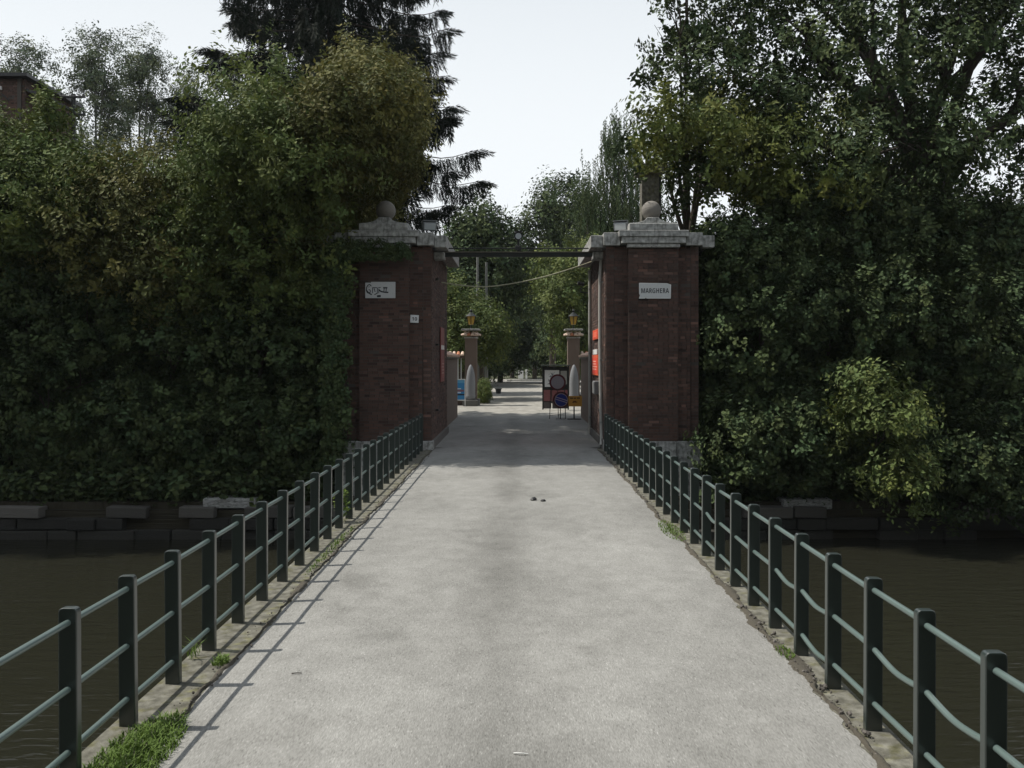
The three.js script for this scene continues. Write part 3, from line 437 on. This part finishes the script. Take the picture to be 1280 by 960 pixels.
const SPRAY = {
  broad: [1, 2, 3].map((k) => sprayGeo(100 + k, 20, 0.5, 0.14, 0.62, 0.3)),
  small: [1, 2, 3].map((k) => sprayGeo(110 + k, 20, 0.44, 0.115, 0.62, 0.34)),
  ivy: [1, 2].map((k) => sprayGeo(120 + k, 18, 0.34, 0.1, 0.85, 0.36)),
  far: [1, 2].map((k) => sprayGeo(130 + k, 22, 0.95, 0.26, 0.6, 0.34)),
  fine: [1, 2].map((k) => sprayGeo(150 + k, 26, 0.8, 0.15, 0.6, 0.36)),
  hang: [1, 2].map((k) => { const r = rng(140 + k), out = []; for (let i = 0; i < 34; i++) { const t = i / 34, o = V((r() - 0.5) * 0.14, -t * 1.5, (r() - 0.5) * 0.14), a = r() * 6.28; leafQuad(out, o, V(Math.cos(a) * 0.5, -0.85, Math.sin(a) * 0.5).normalize(), V(Math.cos(a + 1.5), 0.2, Math.sin(a + 1.5)).normalize(), 0.13 + r() * 0.07, 0.06); } return leafGeo(out); }),
  needle: [1, 2].map((k) => { const r = rng(160 + k), out = []; for (let i = 0; i < 30; i++) { const t = i / 30, s = i % 2 ? 1 : -1, o = V(0, -t * 0.55, 0), dir = V(s * (0.75 - t * 0.3) + (r() - 0.5) * 0.3, -0.75, (r() - 0.5) * 0.7).normalize(); leafQuad(out, o, dir, V((r() - 0.5), 0.3, 1).normalize(), 0.16 + r() * 0.08, 0.03); } return leafGeo(out); }),
};
const _m = new THREE.Matrix4(), _q = new THREE.Quaternion(), _q2 = new THREE.Quaternion(), UP = V(0, 1, 0), _c = new THREE.Color();
function scatter(parent, name, spots, sprays, material, seed, tint = 0.3) { // spots: [position, axis, scale]
  const r = rng(seed), lists = sprays.map(() => []); spots.forEach((s) => lists[Math.floor(r() * sprays.length)].push(s));
  let first;
  lists.forEach((list, i) => {
    if (!list.length) return;
    const m = shade(new THREE.InstancedMesh(sprays[i], material, list.length)); m.name = parent === scene ? numbered(name) : name; m.userData.kind = 'stuff';
    list.forEach(([p, ax, s], k) => { _q.setFromUnitVectors(UP, ax).multiply(_q2.setFromAxisAngle(UP, r() * 6.283)); _m.compose(p, _q, V(s, s, s)); m.setMatrixAt(k, _m); const f = 1 - tint + 2 * tint * r(), y = (r() - 0.4) * 0.35; m.setColorAt(k, _c.setRGB(f * (1 + y), f * (1 + y * 0.3), f * (1 - y * 0.4))); });
    parent.add(m); first = first || m;
  });
  return first;
}
// lobes: [centre Vector3, rx, ry, rz]; sprays thicken towards the outside of each lobe and leave gaps
function lobeSpots(lobes, count, seed, o = {}) {
  const r = rng(seed), out = [], w = lobes.map((l) => (l[1] * l[2] + l[2] * l[3] + l[1] * l[3])), tot = w.reduce((a, b) => a + b, 0), gap = o.gap ?? -0.12, gs = o.gapScale ?? 0.9;
  lobes.forEach((l, li) => {
    const n = Math.round(count * w[li] / tot);
    for (let i = 0; i < n; i++) {
      const d = rv(r); while (d.length() > 1 || d.length() < 0.1) d.copy(rv(r)); d.normalize();
      const bump = 1 + (o.rough ?? 0.75) * fbm(d.x * 1.7 + li * 3.1, d.y * 1.7, d.z * 1.7 + seed, 3), f = (1 - (o.depth ?? 0.6) * r() ** 1.6) * bump;
      const p = V(l[0].x + d.x * l[1] * f, l[0].y + d.y * l[2] * f, l[0].z + d.z * l[3] * f);
      if (fbm(p.x * gs, p.y * gs, p.z * gs, 2) < gap) continue;
      if (r() < (o.shoot ?? 0.06)) { const k = 0.12 + 0.22 * r(); p.x += d.x * l[1] * k; p.y += Math.abs(d.y) * l[2] * k * 1.2; p.z += d.z * l[3] * k; }
      if (o.minY !== undefined && p.y < o.minY + r() * 0.4) continue;
      if (o.clip && o.clip(p)) continue;
      const ax = d.clone().multiplyScalar(0.8).add(V(0, o.lift ?? 0.35, 0)).add(rv(r).multiplyScalar(0.7)).normalize();
      out.push([p, o.hang ? V((r() - 0.5) * 0.25, 1, (r() - 0.5) * 0.25).normalize() : ax, (o.scale ?? 1) * (0.7 + r() * 0.6)]);
    }
  });
  return out;
}
let vegSeed = 1000;
function tree(name, label, category, base, lobes, o) {
  const t = thing(name, label, category, [base.x, base.y, base.z], 0, o.group), s = vegSeed += 17, r = rng(s), rel = lobes.map(([c, x, y, z]) => [c.clone().sub(base), x, y, z]);
  const spots = lobeSpots(rel, o.count, s, { ...o, clip: o.clip && ((p) => o.clip(p.clone().add(base))), minY: o.minY !== undefined ? o.minY - base.y : undefined });
  const limbs = [], R = o.trunk ?? 0.2, lowest = Math.min(...rel.map((l) => l[0].y)), mean = rel.reduce((a, l) => a.add(l[0]), V(0, 0, 0)).divideScalar(rel.length);
  const fork = V(mean.x * 0.35, Math.max(0.4, lowest * 0.75), mean.z * 0.35);
  limbs.push(tube([V(0, -0.3, 0), V(fork.x * 0.3 + 0.05, fork.y * 0.5, fork.z * 0.3), fork], R, R * 0.75, 9));
  rel.forEach(([c, x, y, z]) => { const m = fork.clone().lerp(c, 0.5).add(V((r() - 0.5) * x * 0.3, 0.15 * y, (r() - 0.5) * z * 0.3)), e = c.clone().add(V(0, y * 0.5, 0)); limbs.push(tube([fork, m, c, e], R * 0.62, R * 0.08, 7)); for (let k = 0; k < (o.twigs ?? 4); k++) { const d = rv(r).normalize(); d.y = Math.abs(d.y) * 0.8; const st = m.clone().lerp(c, r()); limbs.push(tube([st, st.clone().lerp(c.clone().add(V(d.x * x * 0.75, d.y * y * 0.75, d.z * z * 0.75)), 0.5).add(V(0, 0.08 * y, 0)), c.clone().add(V(d.x * x * 0.8, d.y * y * 0.8, d.z * z * 0.8))], R * 0.2, R * 0.04, 5)); } });
  part(t, o.shrub ? 'stem' : 'trunk', mergeGeometries(limbs), o.bark ?? M.bark);
  scatter(t, o.shrub ? 'foliage' : 'crown', spots, SPRAY[o.spray ?? 'broad'], o.mat ?? M.leaf, s + 5, o.tint);
  return t;
}
const L = (px, py, d, rx, ry, rz) => [at(px, py, d), rx * d / FOC, ry * d / FOC, rz];
const foot = (px, d, y = 0) => { const p = at(px, 0, d); p.y = y; return p; };
const onBank = (px, d) => { const p = at(px, 0, d); p.y = bankHeight(p.x, d); return p; };
// keep foliage out of the tower bodies
const noTower = (p) => (Math.abs(p.x - CL) < 0.75 && p.y > 4.9 && p.y < 6.35 && p.z > TZ - 1.2) || p.z < TZ + 0.22 && p.z > TZ - TD - 0.2 && p.y < 5.5 && ((p.x > CL - 0.9 && p.x < CL + 1.5) || (p.x > CR - 1.5 && p.x < CR + 1.2));

// left bank: trees and shrubs
tree('leafy_tree', 'broad bushy green tree with sunlit crown in front of the dark spruce', 'tree', onBank(330, 25.5), [L(330, 170, 21.9, 85, 85, 2.3), L(280, 230, 22.4, 70, 75, 1.8), L(395, 210, 21.3, 80, 80, 1.7), L(330, 320, 22.8, 100, 90, 1.7), L(255, 330, 22.7, 60, 80, 1.4), L(400, 330, 22.9, 42, 85, 1.2)], { count: 4200, trunk: 0.26, spray: 'small', clip: noTower, gap: -0.16 });
tree('leafy_tree', 'bushy tree with yellowish rust-tinged top beside the ball finial of the tower numbered 10', 'tree', onBank(440, 26.5), [L(462, 148, 21.5, 58, 64, 1.8), L(428, 170, 21.4, 58, 58, 1.7), L(455, 170, 23.5, 62, 60, 1.8), L(488, 195, 24, 34, 55, 1.8), L(408, 285, 23.2, 36, 52, 1.2), L(455, 240, 25.2, 45, 50, 1.5), L(470, 130, 28, 60, 60, 2.2)], { count: 4600, trunk: 0.24, spray: 'small', mat: M.rustLeaf, clip: noTower, gap: -0.16 });
tree('leafy_shrub', 'vine-smothered stump with rounded leafy head beside the crossarm pole', 'shrub', onBank(70, 24.4), [L(61, 150, 23.8, 13, 30, 0.5), L(52, 220, 23.2, 44, 52, 1.2), L(112, 245, 22.9, 44, 55, 1.2), L(8, 205, 23.2, 45, 52, 1.3), L(30, 280, 22.6, 60, 70, 1.3)], { count: 2000, trunk: 0.2, spray: 'small', shrub: 1, gap: -0.2 });
tree('leafy_shrub', 'sunlit round shrub between the vine-smothered stump and the broad bushy tree', 'shrub', onBank(190, 24.2), [L(190, 260, 23, 70, 70, 1.5), L(130, 300, 22.7, 60, 70, 1.4), L(215, 340, 22.5, 60, 70, 1.2)], { count: 1700, trunk: 0.14, spray: 'small', shrub: 1, mat: M.rustLeaf, gap: -0.2 });
const dark = [[30, 370, 22.6, 70, 80], [110, 410, 22.4, 80, 90], [210, 450, 22.2, 90, 90], [320, 440, 22.2, 90, 95], [410, 440, 22.6, 50, 100], [60, 510, 22.0, 100, 70], [190, 540, 22.0, 100, 60], [330, 545, 22.0, 90, 60], [405, 545, 22.2, 38, 70], [-60, 330, 23, 90, 170], [-40, 500, 22.2, 80, 90]];
const darkWords = ['below the vine-smothered stump', 'under the sunlit round shrub', 'below the broad bushy tree', 'hanging beneath the broad bushy tree', 'against the brick of the tower numbered 10', 'above the broken stone blocks', 'low over the stone blocks', 'over the pale stone slab', 'at the plinth of the tower numbered 10', 'beyond the vine-smothered stump', 'at the far end of the stone blocks'];
tree('leafy_tree', 'bushy tree on the bank past the vine-smothered stump', 'tree', onBank(-120, 25), [L(-110, 170, 23, 90, 80, 2), L(-180, 230, 22.8, 90, 90, 2), L(-60, 260, 22.8, 60, 80, 1.8), L(-150, 340, 22.4, 110, 90, 1.8)], { count: 2600, trunk: 0.24, spray: 'small', gap: -0.25 });
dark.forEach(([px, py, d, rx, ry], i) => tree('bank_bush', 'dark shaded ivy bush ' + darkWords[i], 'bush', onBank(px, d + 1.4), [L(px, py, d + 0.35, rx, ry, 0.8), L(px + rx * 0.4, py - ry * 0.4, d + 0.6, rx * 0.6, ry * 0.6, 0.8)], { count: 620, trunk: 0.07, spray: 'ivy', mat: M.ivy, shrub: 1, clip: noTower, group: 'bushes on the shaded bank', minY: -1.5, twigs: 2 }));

// right bank
const rb = [[935, 330, 23, 60, 60, 'beside the top of the MARGHERA tower'], [1030, 300, 23.4, 80, 60, 'under the slender tree on the rampart'], [1130, 300, 23.4, 80, 60, 'on the rampart shoulder under the big tree'], [1240, 310, 23.4, 80, 70, 'at the rampart top beneath the thick limbs'], [950, 430, 22.5, 70, 80, 'against the side of the MARGHERA tower'], [1040, 420, 22.3, 80, 80, 'above the sunlit bush'], [1150, 410, 22.2, 90, 80, 'upslope of the sunlit bush'], [1250, 430, 22.3, 80, 90, 'where the moat bends away'], [935, 560, 21.9, 60, 60, 'by the plinth of the MARGHERA tower'], [1020, 560, 21.8, 70, 60, 'over the grey stone slab'], [1210, 590, 21.4, 80, 75, 'trailing to the water past the sunlit bush'], [1300, 590, 21.5, 70, 90, 'trailing to the water at the moat bend']];
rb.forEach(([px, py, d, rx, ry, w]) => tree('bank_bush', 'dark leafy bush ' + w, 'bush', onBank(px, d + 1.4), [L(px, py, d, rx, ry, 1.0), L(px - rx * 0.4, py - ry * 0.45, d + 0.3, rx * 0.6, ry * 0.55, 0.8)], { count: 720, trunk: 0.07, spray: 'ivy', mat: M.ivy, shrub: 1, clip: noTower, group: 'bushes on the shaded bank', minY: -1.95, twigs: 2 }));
tree('leafy_shrub', 'pale sunlit bush leaning out over the water', 'shrub', onBank(1090, 22.6), [L(1105, 545, 20.5, 50, 58, 0.8), L(1130, 600, 20.3, 30, 36, 0.6), L(1085, 500, 20.9, 36, 34, 0.7)], { count: 800,  trunk: 0.08, spray: 'small', shrub: 1, gap: -0.05, minY: -1.9 });

// ivy and ground cover over both ramparts
for (const side of [-1, 1]) {
  const r = rng(side + 50), spots = [];
  for (let i = 0; i < 6500; i++) { const x = side * (4.8 + 14 * r()), d = 21.85 + 6.5 * r() ** 1.2; const e = 0.08, h = bankHeight(x, d), nx = bankHeight(x + e, d) - h, nd = bankHeight(x, d + e) - h, n = V(-nx / e, 1, nd / e).normalize(); spots.push([V(x, h - 0.05, -d).addScaledVector(n, r() * 0.3), n.add(rv(r).multiplyScalar(0.6)).normalize(), 1.0 + r() * 0.9]); }
  const g = new THREE.Group(); g.name = numbered('ivy_cover'); scene.add(g); tag(g, side < 0 ? 'dark ivy and creepers covering the bank beneath the broad bushy tree' : 'dark ivy and creepers covering the rampart beside the MARGHERA tower', 'ivy', null, 'stuff');
  scatter(g, 'ivy_leaves', spots, SPRAY.ivy, M.ivy, side + 60, 0.35);
}
// trees behind the right rampart
const rampart = 'tall trees on the ramparts';
tree('tall_tree', 'slender tree with leaves darkened for shade rising behind the concrete column', 'tree', onBank(857, 27.5), [L(850, 40, 25.5, 42, 60, 1.6), L(835, 110, 25.2, 34, 45, 1.3), L(890, 110, 25.0, 55, 60, 1.7), L(860, -60, 26.0, 60, 70, 2), L(830, 185, 24.6, 45, 40, 1.4), L(885, 220, 24.0, 45, 55, 1.5), L(930, 30, 27.0, 50, 70, 2)], { count: 2000, trunk: 0.14, gap: 0.03, spray: 'broad', depth: 0.9, mat: M.ivy });  // dark leaf tone stands in for backlit shade, likewise on the large tree
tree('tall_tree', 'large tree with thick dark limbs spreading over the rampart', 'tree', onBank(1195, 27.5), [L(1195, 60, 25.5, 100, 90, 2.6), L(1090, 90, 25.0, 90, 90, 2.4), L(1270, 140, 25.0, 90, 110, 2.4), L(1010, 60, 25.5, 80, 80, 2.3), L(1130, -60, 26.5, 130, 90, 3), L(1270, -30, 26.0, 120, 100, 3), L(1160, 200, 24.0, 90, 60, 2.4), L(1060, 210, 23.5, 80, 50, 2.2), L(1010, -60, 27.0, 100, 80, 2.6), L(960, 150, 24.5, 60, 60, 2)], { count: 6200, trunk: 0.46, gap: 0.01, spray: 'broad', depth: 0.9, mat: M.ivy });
tree('tall_tree', 'spreading tree with yellow-green leaves behind the ivy rampart', 'tree', onBank(985, 28.5), [L(828, 168, 23.0, 44, 34, 1.3), L(885, 190, 23.3, 50, 50, 1.4), L(960, 210, 24.0, 70, 55, 1.8), L(920, 170, 26.0, 60, 60, 1.8), L(1010, 240, 24.0, 70, 45, 1.8), L(1080, 180, 29.0, 80, 90, 2)], { count: 2400, trunk: 0.2, gap: -0.03, spray: 'broad', mat: M.yellowLeaf });

// spruce
{
  const b = foot(415, 34, 0), t = thing('spruce_tree', 'tall dark spruce with drooping branches rising behind the gate', 'tree', [b.x, b.y, b.z]), r = rng(404), limbs = [tube([V(0, -0.2, 0), V(0.05, 14, 0), V(0, 31, 0)], 0.42, 0.03, 9)], spots = [];
  for (let y = 8.3; y < 30; y += 0.4 + r() * 0.12) {
    const n = y > 20 ? 5 : 6, a0 = r() * 6.28;
    for (let k = 0; k < n; k++) {
      const a = a0 + k * 6.283 / n + (r() - 0.5) * 0.6, len = 6.1 * (1 - (y / 31) ** 1.9) * (0.72 + 0.42 * r()) * (y < 10 ? 0.9 : 1), dx = Math.cos(a), dz = Math.sin(a), dr = len * (0.16 + 0.1 * r());
      const pts = [V(0, y, 0), V(dx * len * 0.4, y - dr * 0.55, dz * len * 0.4), V(dx * len * 0.75, y - dr, dz * len * 0.75), V(dx * len, y - dr * 0.75, dz * len)], cv = new THREE.CatmullRomCurve3(pts);
      limbs.push(tube(pts, 0.05, 0.01, 5));
      const m = Math.round(len * 11);
      for (let i = 0; i < m; i++) { const q = 0.12 + 0.88 * (i + r()) / m, p = cv.getPoint(q), w = 0.55 * Math.sin(Math.min(1, (1 - q) * 1.6 + 0.12) * 1.5), s = (r() - 0.5) * 2 * w; p.x += -dz * s; p.z += dx * s; p.y -= Math.abs(s) * 0.25; spots.push([p, V(dx * (-0.35 + r() * 0.3) + (r() - 0.5) * 0.5, 1, dz * (-0.35 + r() * 0.3) + (r() - 0.5) * 0.5).normalize(), 0.75 + r() * 0.65]); if (q > 0.85) spots.push([p.clone(), V(-dx, 0.25, -dz).normalize(), 0.7 + r() * 0.4]); }
    }
  }
  part(t, 'trunk', mergeGeometries(limbs), M.bark); scatter(t, 'crown', spots, SPRAY.needle, M.needle, 405, 0.25);
}
// far trees beyond the left bank
for (const [px, top, w, d, k] of [[25, 50, 62, 62, 'behind the dark brick house'], [118, 45, 46, 60, 'rising right above the crossarm pole'], [175, 45, 42, 64, 'with bare limbs showing through an open crown'], [236, 88, 36, 66, 'half behind the spruce branches']])
  tree('poplar_tree', 'airy green tree painted haze-pale ' + k, 'tree', foot(px, d, 0), [L(px, top + 48, d, w * 0.62, 50, 1.8), L(px - w * 0.4, top + 95, d, w * 0.6, 50, 2), L(px + w * 0.45, top + 85, d + 1, w * 0.55, 45, 2), L(px, top + 150, d, w * 0.8, 50, 2.2), L(px + w * 0.3, top + 30, d, w * 0.4, 30, 1.5)], { count: 1500, trunk: 0.2, spray: 'fine', mat: M.hazePaleLeaf, gap: 0.0, gapScale: 0.6, depth: 1, bark: M.greyBark, group: 'airy trees beyond the bank', twigs: 6 });
// trees seen through and above the gate
tree('park_tree', 'dense dark green tree standing above the gate beam inside the fort', 'tree', foot(600, 62), [L(598, 300, 60, 30, 46, 2), L(580, 340, 60, 32, 50, 2.2), L(622, 335, 60, 30, 50, 2.2), L(600, 390, 60, 44, 50, 2.6), L(570, 400, 58, 30, 60, 2)], { count: 2000, trunk: 0.3, spray: 'far', mat: M.farLeaf, gap: -0.3 });
tree('park_tree', 'round light green tree beside the weeping birch', 'tree', foot(690, 72), [L(700, 262, 70, 36, 40, 2.4), L(675, 300, 70, 34, 40, 2.4), L(725, 300, 70, 36, 50, 2.6), L(690, 360, 70, 40, 46, 2.6), L(665, 340, 72, 22, 36, 1.6)], { count: 1500, trunk: 0.3, spray: 'far', mat: M.farLeaf, gap: -0.15 });
{
  const lob = [L(775, 175, 54, 26, 45, 1.6), L(755, 240, 54, 36, 60, 2), L(795, 240, 54, 40, 70, 2), L(735, 290, 54, 30, 70, 1.8), L(770, 330, 54, 50, 80, 2.2), L(815, 320, 54, 36, 80, 2)];
  tree('weeping_birch', 'weeping tree with hanging strands behind the floodlight of the MARGHERA tower', 'tree', foot(772, 54), lob, { count: 2600, trunk: 0.24, spray: 'hang', mat: M.farLeaf, hang: 1, gap: -0.06, scale: 1, bark: M.greyBark });
}
tree('park_tree', 'light green leafy tree behind the lantern pillar near the road signs', 'tree', foot(752, 49), [L(712, 380, 47, 34, 50, 1.6), L(735, 350, 48, 34, 46, 1.8), L(728, 430, 47, 26, 40, 1.5), L(690, 350, 50, 24, 36, 1.5), L(770, 400, 49, 40, 70, 2)], { count: 1700, trunk: 0.2, spray: 'small', scale: 1.5, gap: -0.2 });
tree('park_tree', 'leafy tree behind the lantern pillar beside the blue board', 'tree', foot(575, 50), [L(575, 420, 49, 26, 34, 1.6), L(610, 425, 50, 22, 30, 1.6), L(552, 400, 50, 34, 50, 1.8), L(592, 400, 52, 26, 30, 1.5)], { count: 1300, trunk: 0.2, spray: 'small', scale: 1.5, gap: -0.2 });
for (const [px, py, d, rx, ry, w] of [[625, 420, 88, 40, 60, 'closing the left side of the avenue'], [590, 430, 76, 34, 60, 'beyond the two slender poles'], [668, 405, 105, 40, 62, 'at the end of the avenue'], [640, 380, 112, 46, 60, 'above the end of the avenue'], [700, 430, 84, 26, 50, 'closing the right side of the avenue'], [540, 400, 80, 60, 90, 'hidden mostly by the tower numbered 10'], [745, 400, 80, 50, 90, 'hidden mostly by the MARGHERA tower']])
  tree('avenue_tree', 'dark avenue tree ' + w, 'tree', foot(px, d), [L(px, py - ry * 0.4, d, rx * 0.8, ry * 0.6, 4.5), L(px - rx * 0.3, py + ry * 0.2, d, rx * 0.75, ry * 0.6, 4.5), L(px + rx * 0.35, py + ry * 0.1, d, rx * 0.7, ry * 0.6, 4.5)], { count: 1500, trunk: 0.3, spray: 'far', mat: M.farLeaf, gap: -0.4, group: 'avenue trees inside the fort', twigs: 2 });
{ // far wood closing the view
  const lobes = []; const r = rng(91); for (let k = 0; k < 34; k++) { const x = -85 + k * 5; lobes.push([V(x, 4 + r() * 2, -128 - r() * 6), 4, 5 + r() * 2.5, 3]); }
  const g = new THREE.Group(); g.name = 'distant_wood'; scene.add(g); tag(g, 'dark distant wood closing the view beyond the avenue', 'wood', null, 'stuff'); scatter(g, 'wood_foliage', lobeSpots(lobes, 4500, 92, { scale: 2, gap: -0.5 }), SPRAY.far, M.farLeaf, 93);
}
// clipped hedge by the pillar
tree('clipped_hedge', 'clipped box hedge with a sunlit top beside the artillery shell', 'hedge', foot(604, 46), [[foot(604, 46, 0.55), 0.34, 0.55, 0.9]], { count: 420, trunk: 0.03, spray: 'ivy', scale: 0.6, shrub: 1, gap: -0.9, depth: 0.5, rough: 0.1, shoot: 0, twigs: 1 });
tree('clipped_hedge', 'low dark hedge along the far side of the forecourt', 'hedge', foot(600, 52), [[V(-4.2, 0.7, -52), 1.7, 0.8, 1], [V(-6, 0.8, -52), 1.4, 0.9, 1]], { count: 700, trunk: 0.04, spray: 'ivy', shrub: 1, gap: -0.9, twigs: 1 });
// ivy creeping over the left tower
{
  const r = rng(71), spots = [], g = new THREE.Group(); g.name = numbered('tower_ivy'); scene.add(g); tag(g, 'ivy creeping over the cornice and side of the tower numbered 10', 'ivy', null, 'stuff');
  for (let i = 0; i < 650; i++) { const v = r(), x = CL - 1.4 + 0.7 * r() ** 1.6 * (0.5 + 0.5 * v), y = -0.4 + 5.4 * v; spots.push([V(x, y, TZ + 0.12 + 0.2 * r()), V((r() - 0.5), r() * 0.6 - 0.2, 1).normalize(), 0.45 + r() * 0.5]); }
  for (let i = 0; i < 220; i++) spots.push([V(CL - 1.2 + 1.9 * r() ** 1.3, 4.72 + 0.42 * r() ** 2, TZ + 0.24 + 0.14 * r()), V((r() - 0.5), -0.3, 1).normalize(), 0.35 + r() * 0.4]);
  scatter(g, 'ivy_leaves', spots, SPRAY.ivy, M.ivy, 72, 0.3);
}

// the near bank behind the camera, with unseen trees added to shut off the low sky
struct('near_bank', metreUV(box(400, 3, 192, 0, -1.53, 104)), M.ground);
for (let k = 0; k < 8; k++) { const r = rng(700 + k), x = -35 + k * 10, b = V(x + (r() - 0.5) * 2, -0.03, 14 + r() * 4); tree('near_bank_tree', 'added unseen tree on the near bank blocking low sky', 'tree', b, [[V(b.x, 8, b.z), 5.6, 5, 3.5], [V(b.x - 2, 13, b.z), 4.6, 5, 3.5], [V(b.x + 2.4, 14, b.z), 4.4, 5, 3.5], [V(b.x, 17.5, b.z), 3.4, 4, 3], [V(b.x, 4, b.z - 1), 5.2, 3.5, 2.5]], { count: 1500, trunk: 0.4, spray: 'far', scale: 1.7, gap: -0.5, mat: M.farLeaf, group: 'added sky-blocking trees on the near bank', twigs: 1 }); }

// ---------------------------------------------------------------- small things on the bridge
function grassTuft(name, label, c, rx, rz, n, hgt, seed) {
  const r = rng(seed), out = []; for (let i = 0; i < n; i++) { const a = r() * 6.283, q = Math.sqrt(r()), o = V(Math.cos(a) * rx * q, -0.01, Math.sin(a) * rz * q), l = hgt * (0.5 + r()) * (1.1 - q * 0.6), b = r() * 6.283, dir = V(Math.cos(b) * 0.7 * r(), 1, Math.sin(b) * 0.7 * r()).normalize(), s = V(Math.cos(b + 1.57), 0, Math.sin(b + 1.57)).multiplyScalar(0.0035), m = o.clone().addScaledVector(dir, l * 0.6), e = o.clone().addScaledVector(dir, l).add(V(Math.cos(b) * l * 0.35, -l * 0.12, Math.sin(b) * l * 0.35)); for (const v of [o.clone().sub(s), o.clone().add(s), m.clone().add(s), o.clone().sub(s), m.clone().add(s), m.clone().sub(s), m.clone().sub(s), m.clone().add(s), e]) out.push(v.x, v.y, v.z); }
  tag(part(scene, name, leafGeo(out), M.grass, [c[0], c[1], c[2]]), label, 'grass', null, 'stuff');
}
grassTuft('grass_patch', 'patch of bright grass growing along the left kerb joint by the railing foot', [-2.02, 0, -4.98], 0.2, 0.6, 2100, 0.075, 81);
grassTuft('grass_patch', 'small grass tuft in the kerb joint between railing posts', [-2.05, 0, -6.55], 0.06, 0.1, 160, 0.06, 82);
grassTuft('grass_patch', 'thin tall weeds at the water side of the railing post', [-2.31, 0, -6.7], 0.04, 0.1, 26, 0.18, 83);
grassTuft('grass_patch', 'sparse weeds in the broken edge beside the bent railing', [2.13, 0, -6.75], 0.06, 0.16, 90, 0.05, 84);
grassTuft('grass_patch', 'mossy grass clump on the crumbling road edge', [2.1, 0, -11.6], 0.14, 0.7, 420, 0.05, 85);
grassTuft('grass_patch', 'grass strip along the kerb near the tower numbered 10', [-2.06, 0, -10.5], 0.05, 1.4, 300, 0.05, 86);
{ // leafy weed poking through the railing
  const r = rng(87), sp = []; for (let i = 0; i < 12; i++) sp.push([V((r() - 0.5) * 0.12, r() * 0.3, (r() - 0.5) * 0.12), V((r() - 0.5), 1, (r() - 0.5)).normalize(), 0.35 + r() * 0.2]);
  const w = thing('weed', 'leafy green weed growing through the railing foot', 'weed', [-2.3, 0, -12.3]); part(w, 'stem', cyl(0.006, 0.004, 0.4, 5), M.bark); scatter(w, 'foliage', sp, SPRAY.ivy, M.grass, 88);
}
{ // crumbs of broken asphalt along the right edge and scattered grit
  const g = new THREE.IcosahedronGeometry(1, 0), p = g.attributes.position, r = rng(90); const list = [];
  for (let i = 0; i < 900; i++) { const d = 4 + 17 * r() ** 1.4; if (fbm(d * 1.6, 4, 1) < -0.05) continue; const x = 2.13 + (r() + r() - 1) * 0.07 + 0.05 * fbm(d * 1.1, 9) * 2, s = 0.003 + 0.015 * r() ** 4; list.push([x, d, s]); }
  for (let i = 0; i < 260; i++) { const d = 4 + 17 * r() ** 1.4; list.push([-2.0 + (r() - 0.5) * 0.16, d, 0.003 + 0.009 * r() ** 2]); }
  const m = shade(new THREE.InstancedMesh(g, mat([0.1, 0.09, 0.08], 0.95), list.length)); m.name = 'gravel_crumbs';
  list.forEach(([x, d, s], k) => { _q.setFromEuler(new THREE.Euler(r() * 6, r() * 6, r() * 6)); _m.compose(V(x, s * 0.5 - 0.01, -d), _q, V(s * 1.3, s * 0.8, s)); m.setMatrixAt(k, _m); m.setColorAt(k, _c.setScalar(0.5 + r())); });
  scene.add(m); tag(m, 'crumbs of broken asphalt along the road edges', 'gravel', null, 'stuff');
  const pebble = (px, py, s, label, mm) => { const d = FOC * EYE.y / (py - VY), c = at(px, py, d), q = part(scene, 'pebble', g, mm, [c.x, s * 0.4 + 0.006, -d]); q.scale.set(s * 1.4, s * 0.75, s); q.rotation.y = px; tag(q, label, 'stone'); };
  pebble(667, 626, 0.05, 'dark stone lying on the road beside a smaller one', M.black); pebble(679, 627.5, 0.035, 'smaller dark stone lying beside another on the road', M.black);
  const tw = (px, py, l, a, mm, label) => { const d = FOC * EYE.y / (py - VY), c = at(px, py, d); const q = part(scene, 'twig', tube([V(-l / 2, 0, 0), V(0, 0.004, 0.006), V(l / 2, 0, 0)], 0.004, 0.003, 5), mm, [c.x, 0.014, -d]); q.rotation.y = a; tag(q, label, 'twig'); };
  tw(651, 945, 0.08, -0.1, M.white, 'short white stick lying on the road'); tw(371, 844, 0.07, 0.1, M.bark, 'dark bit of twig on the road near the railing shadow');
}
scene.fog = new THREE.FogExp2(0xdfe8f0, 0.0002); // thin summer haze
renderer.render(scene, camera);
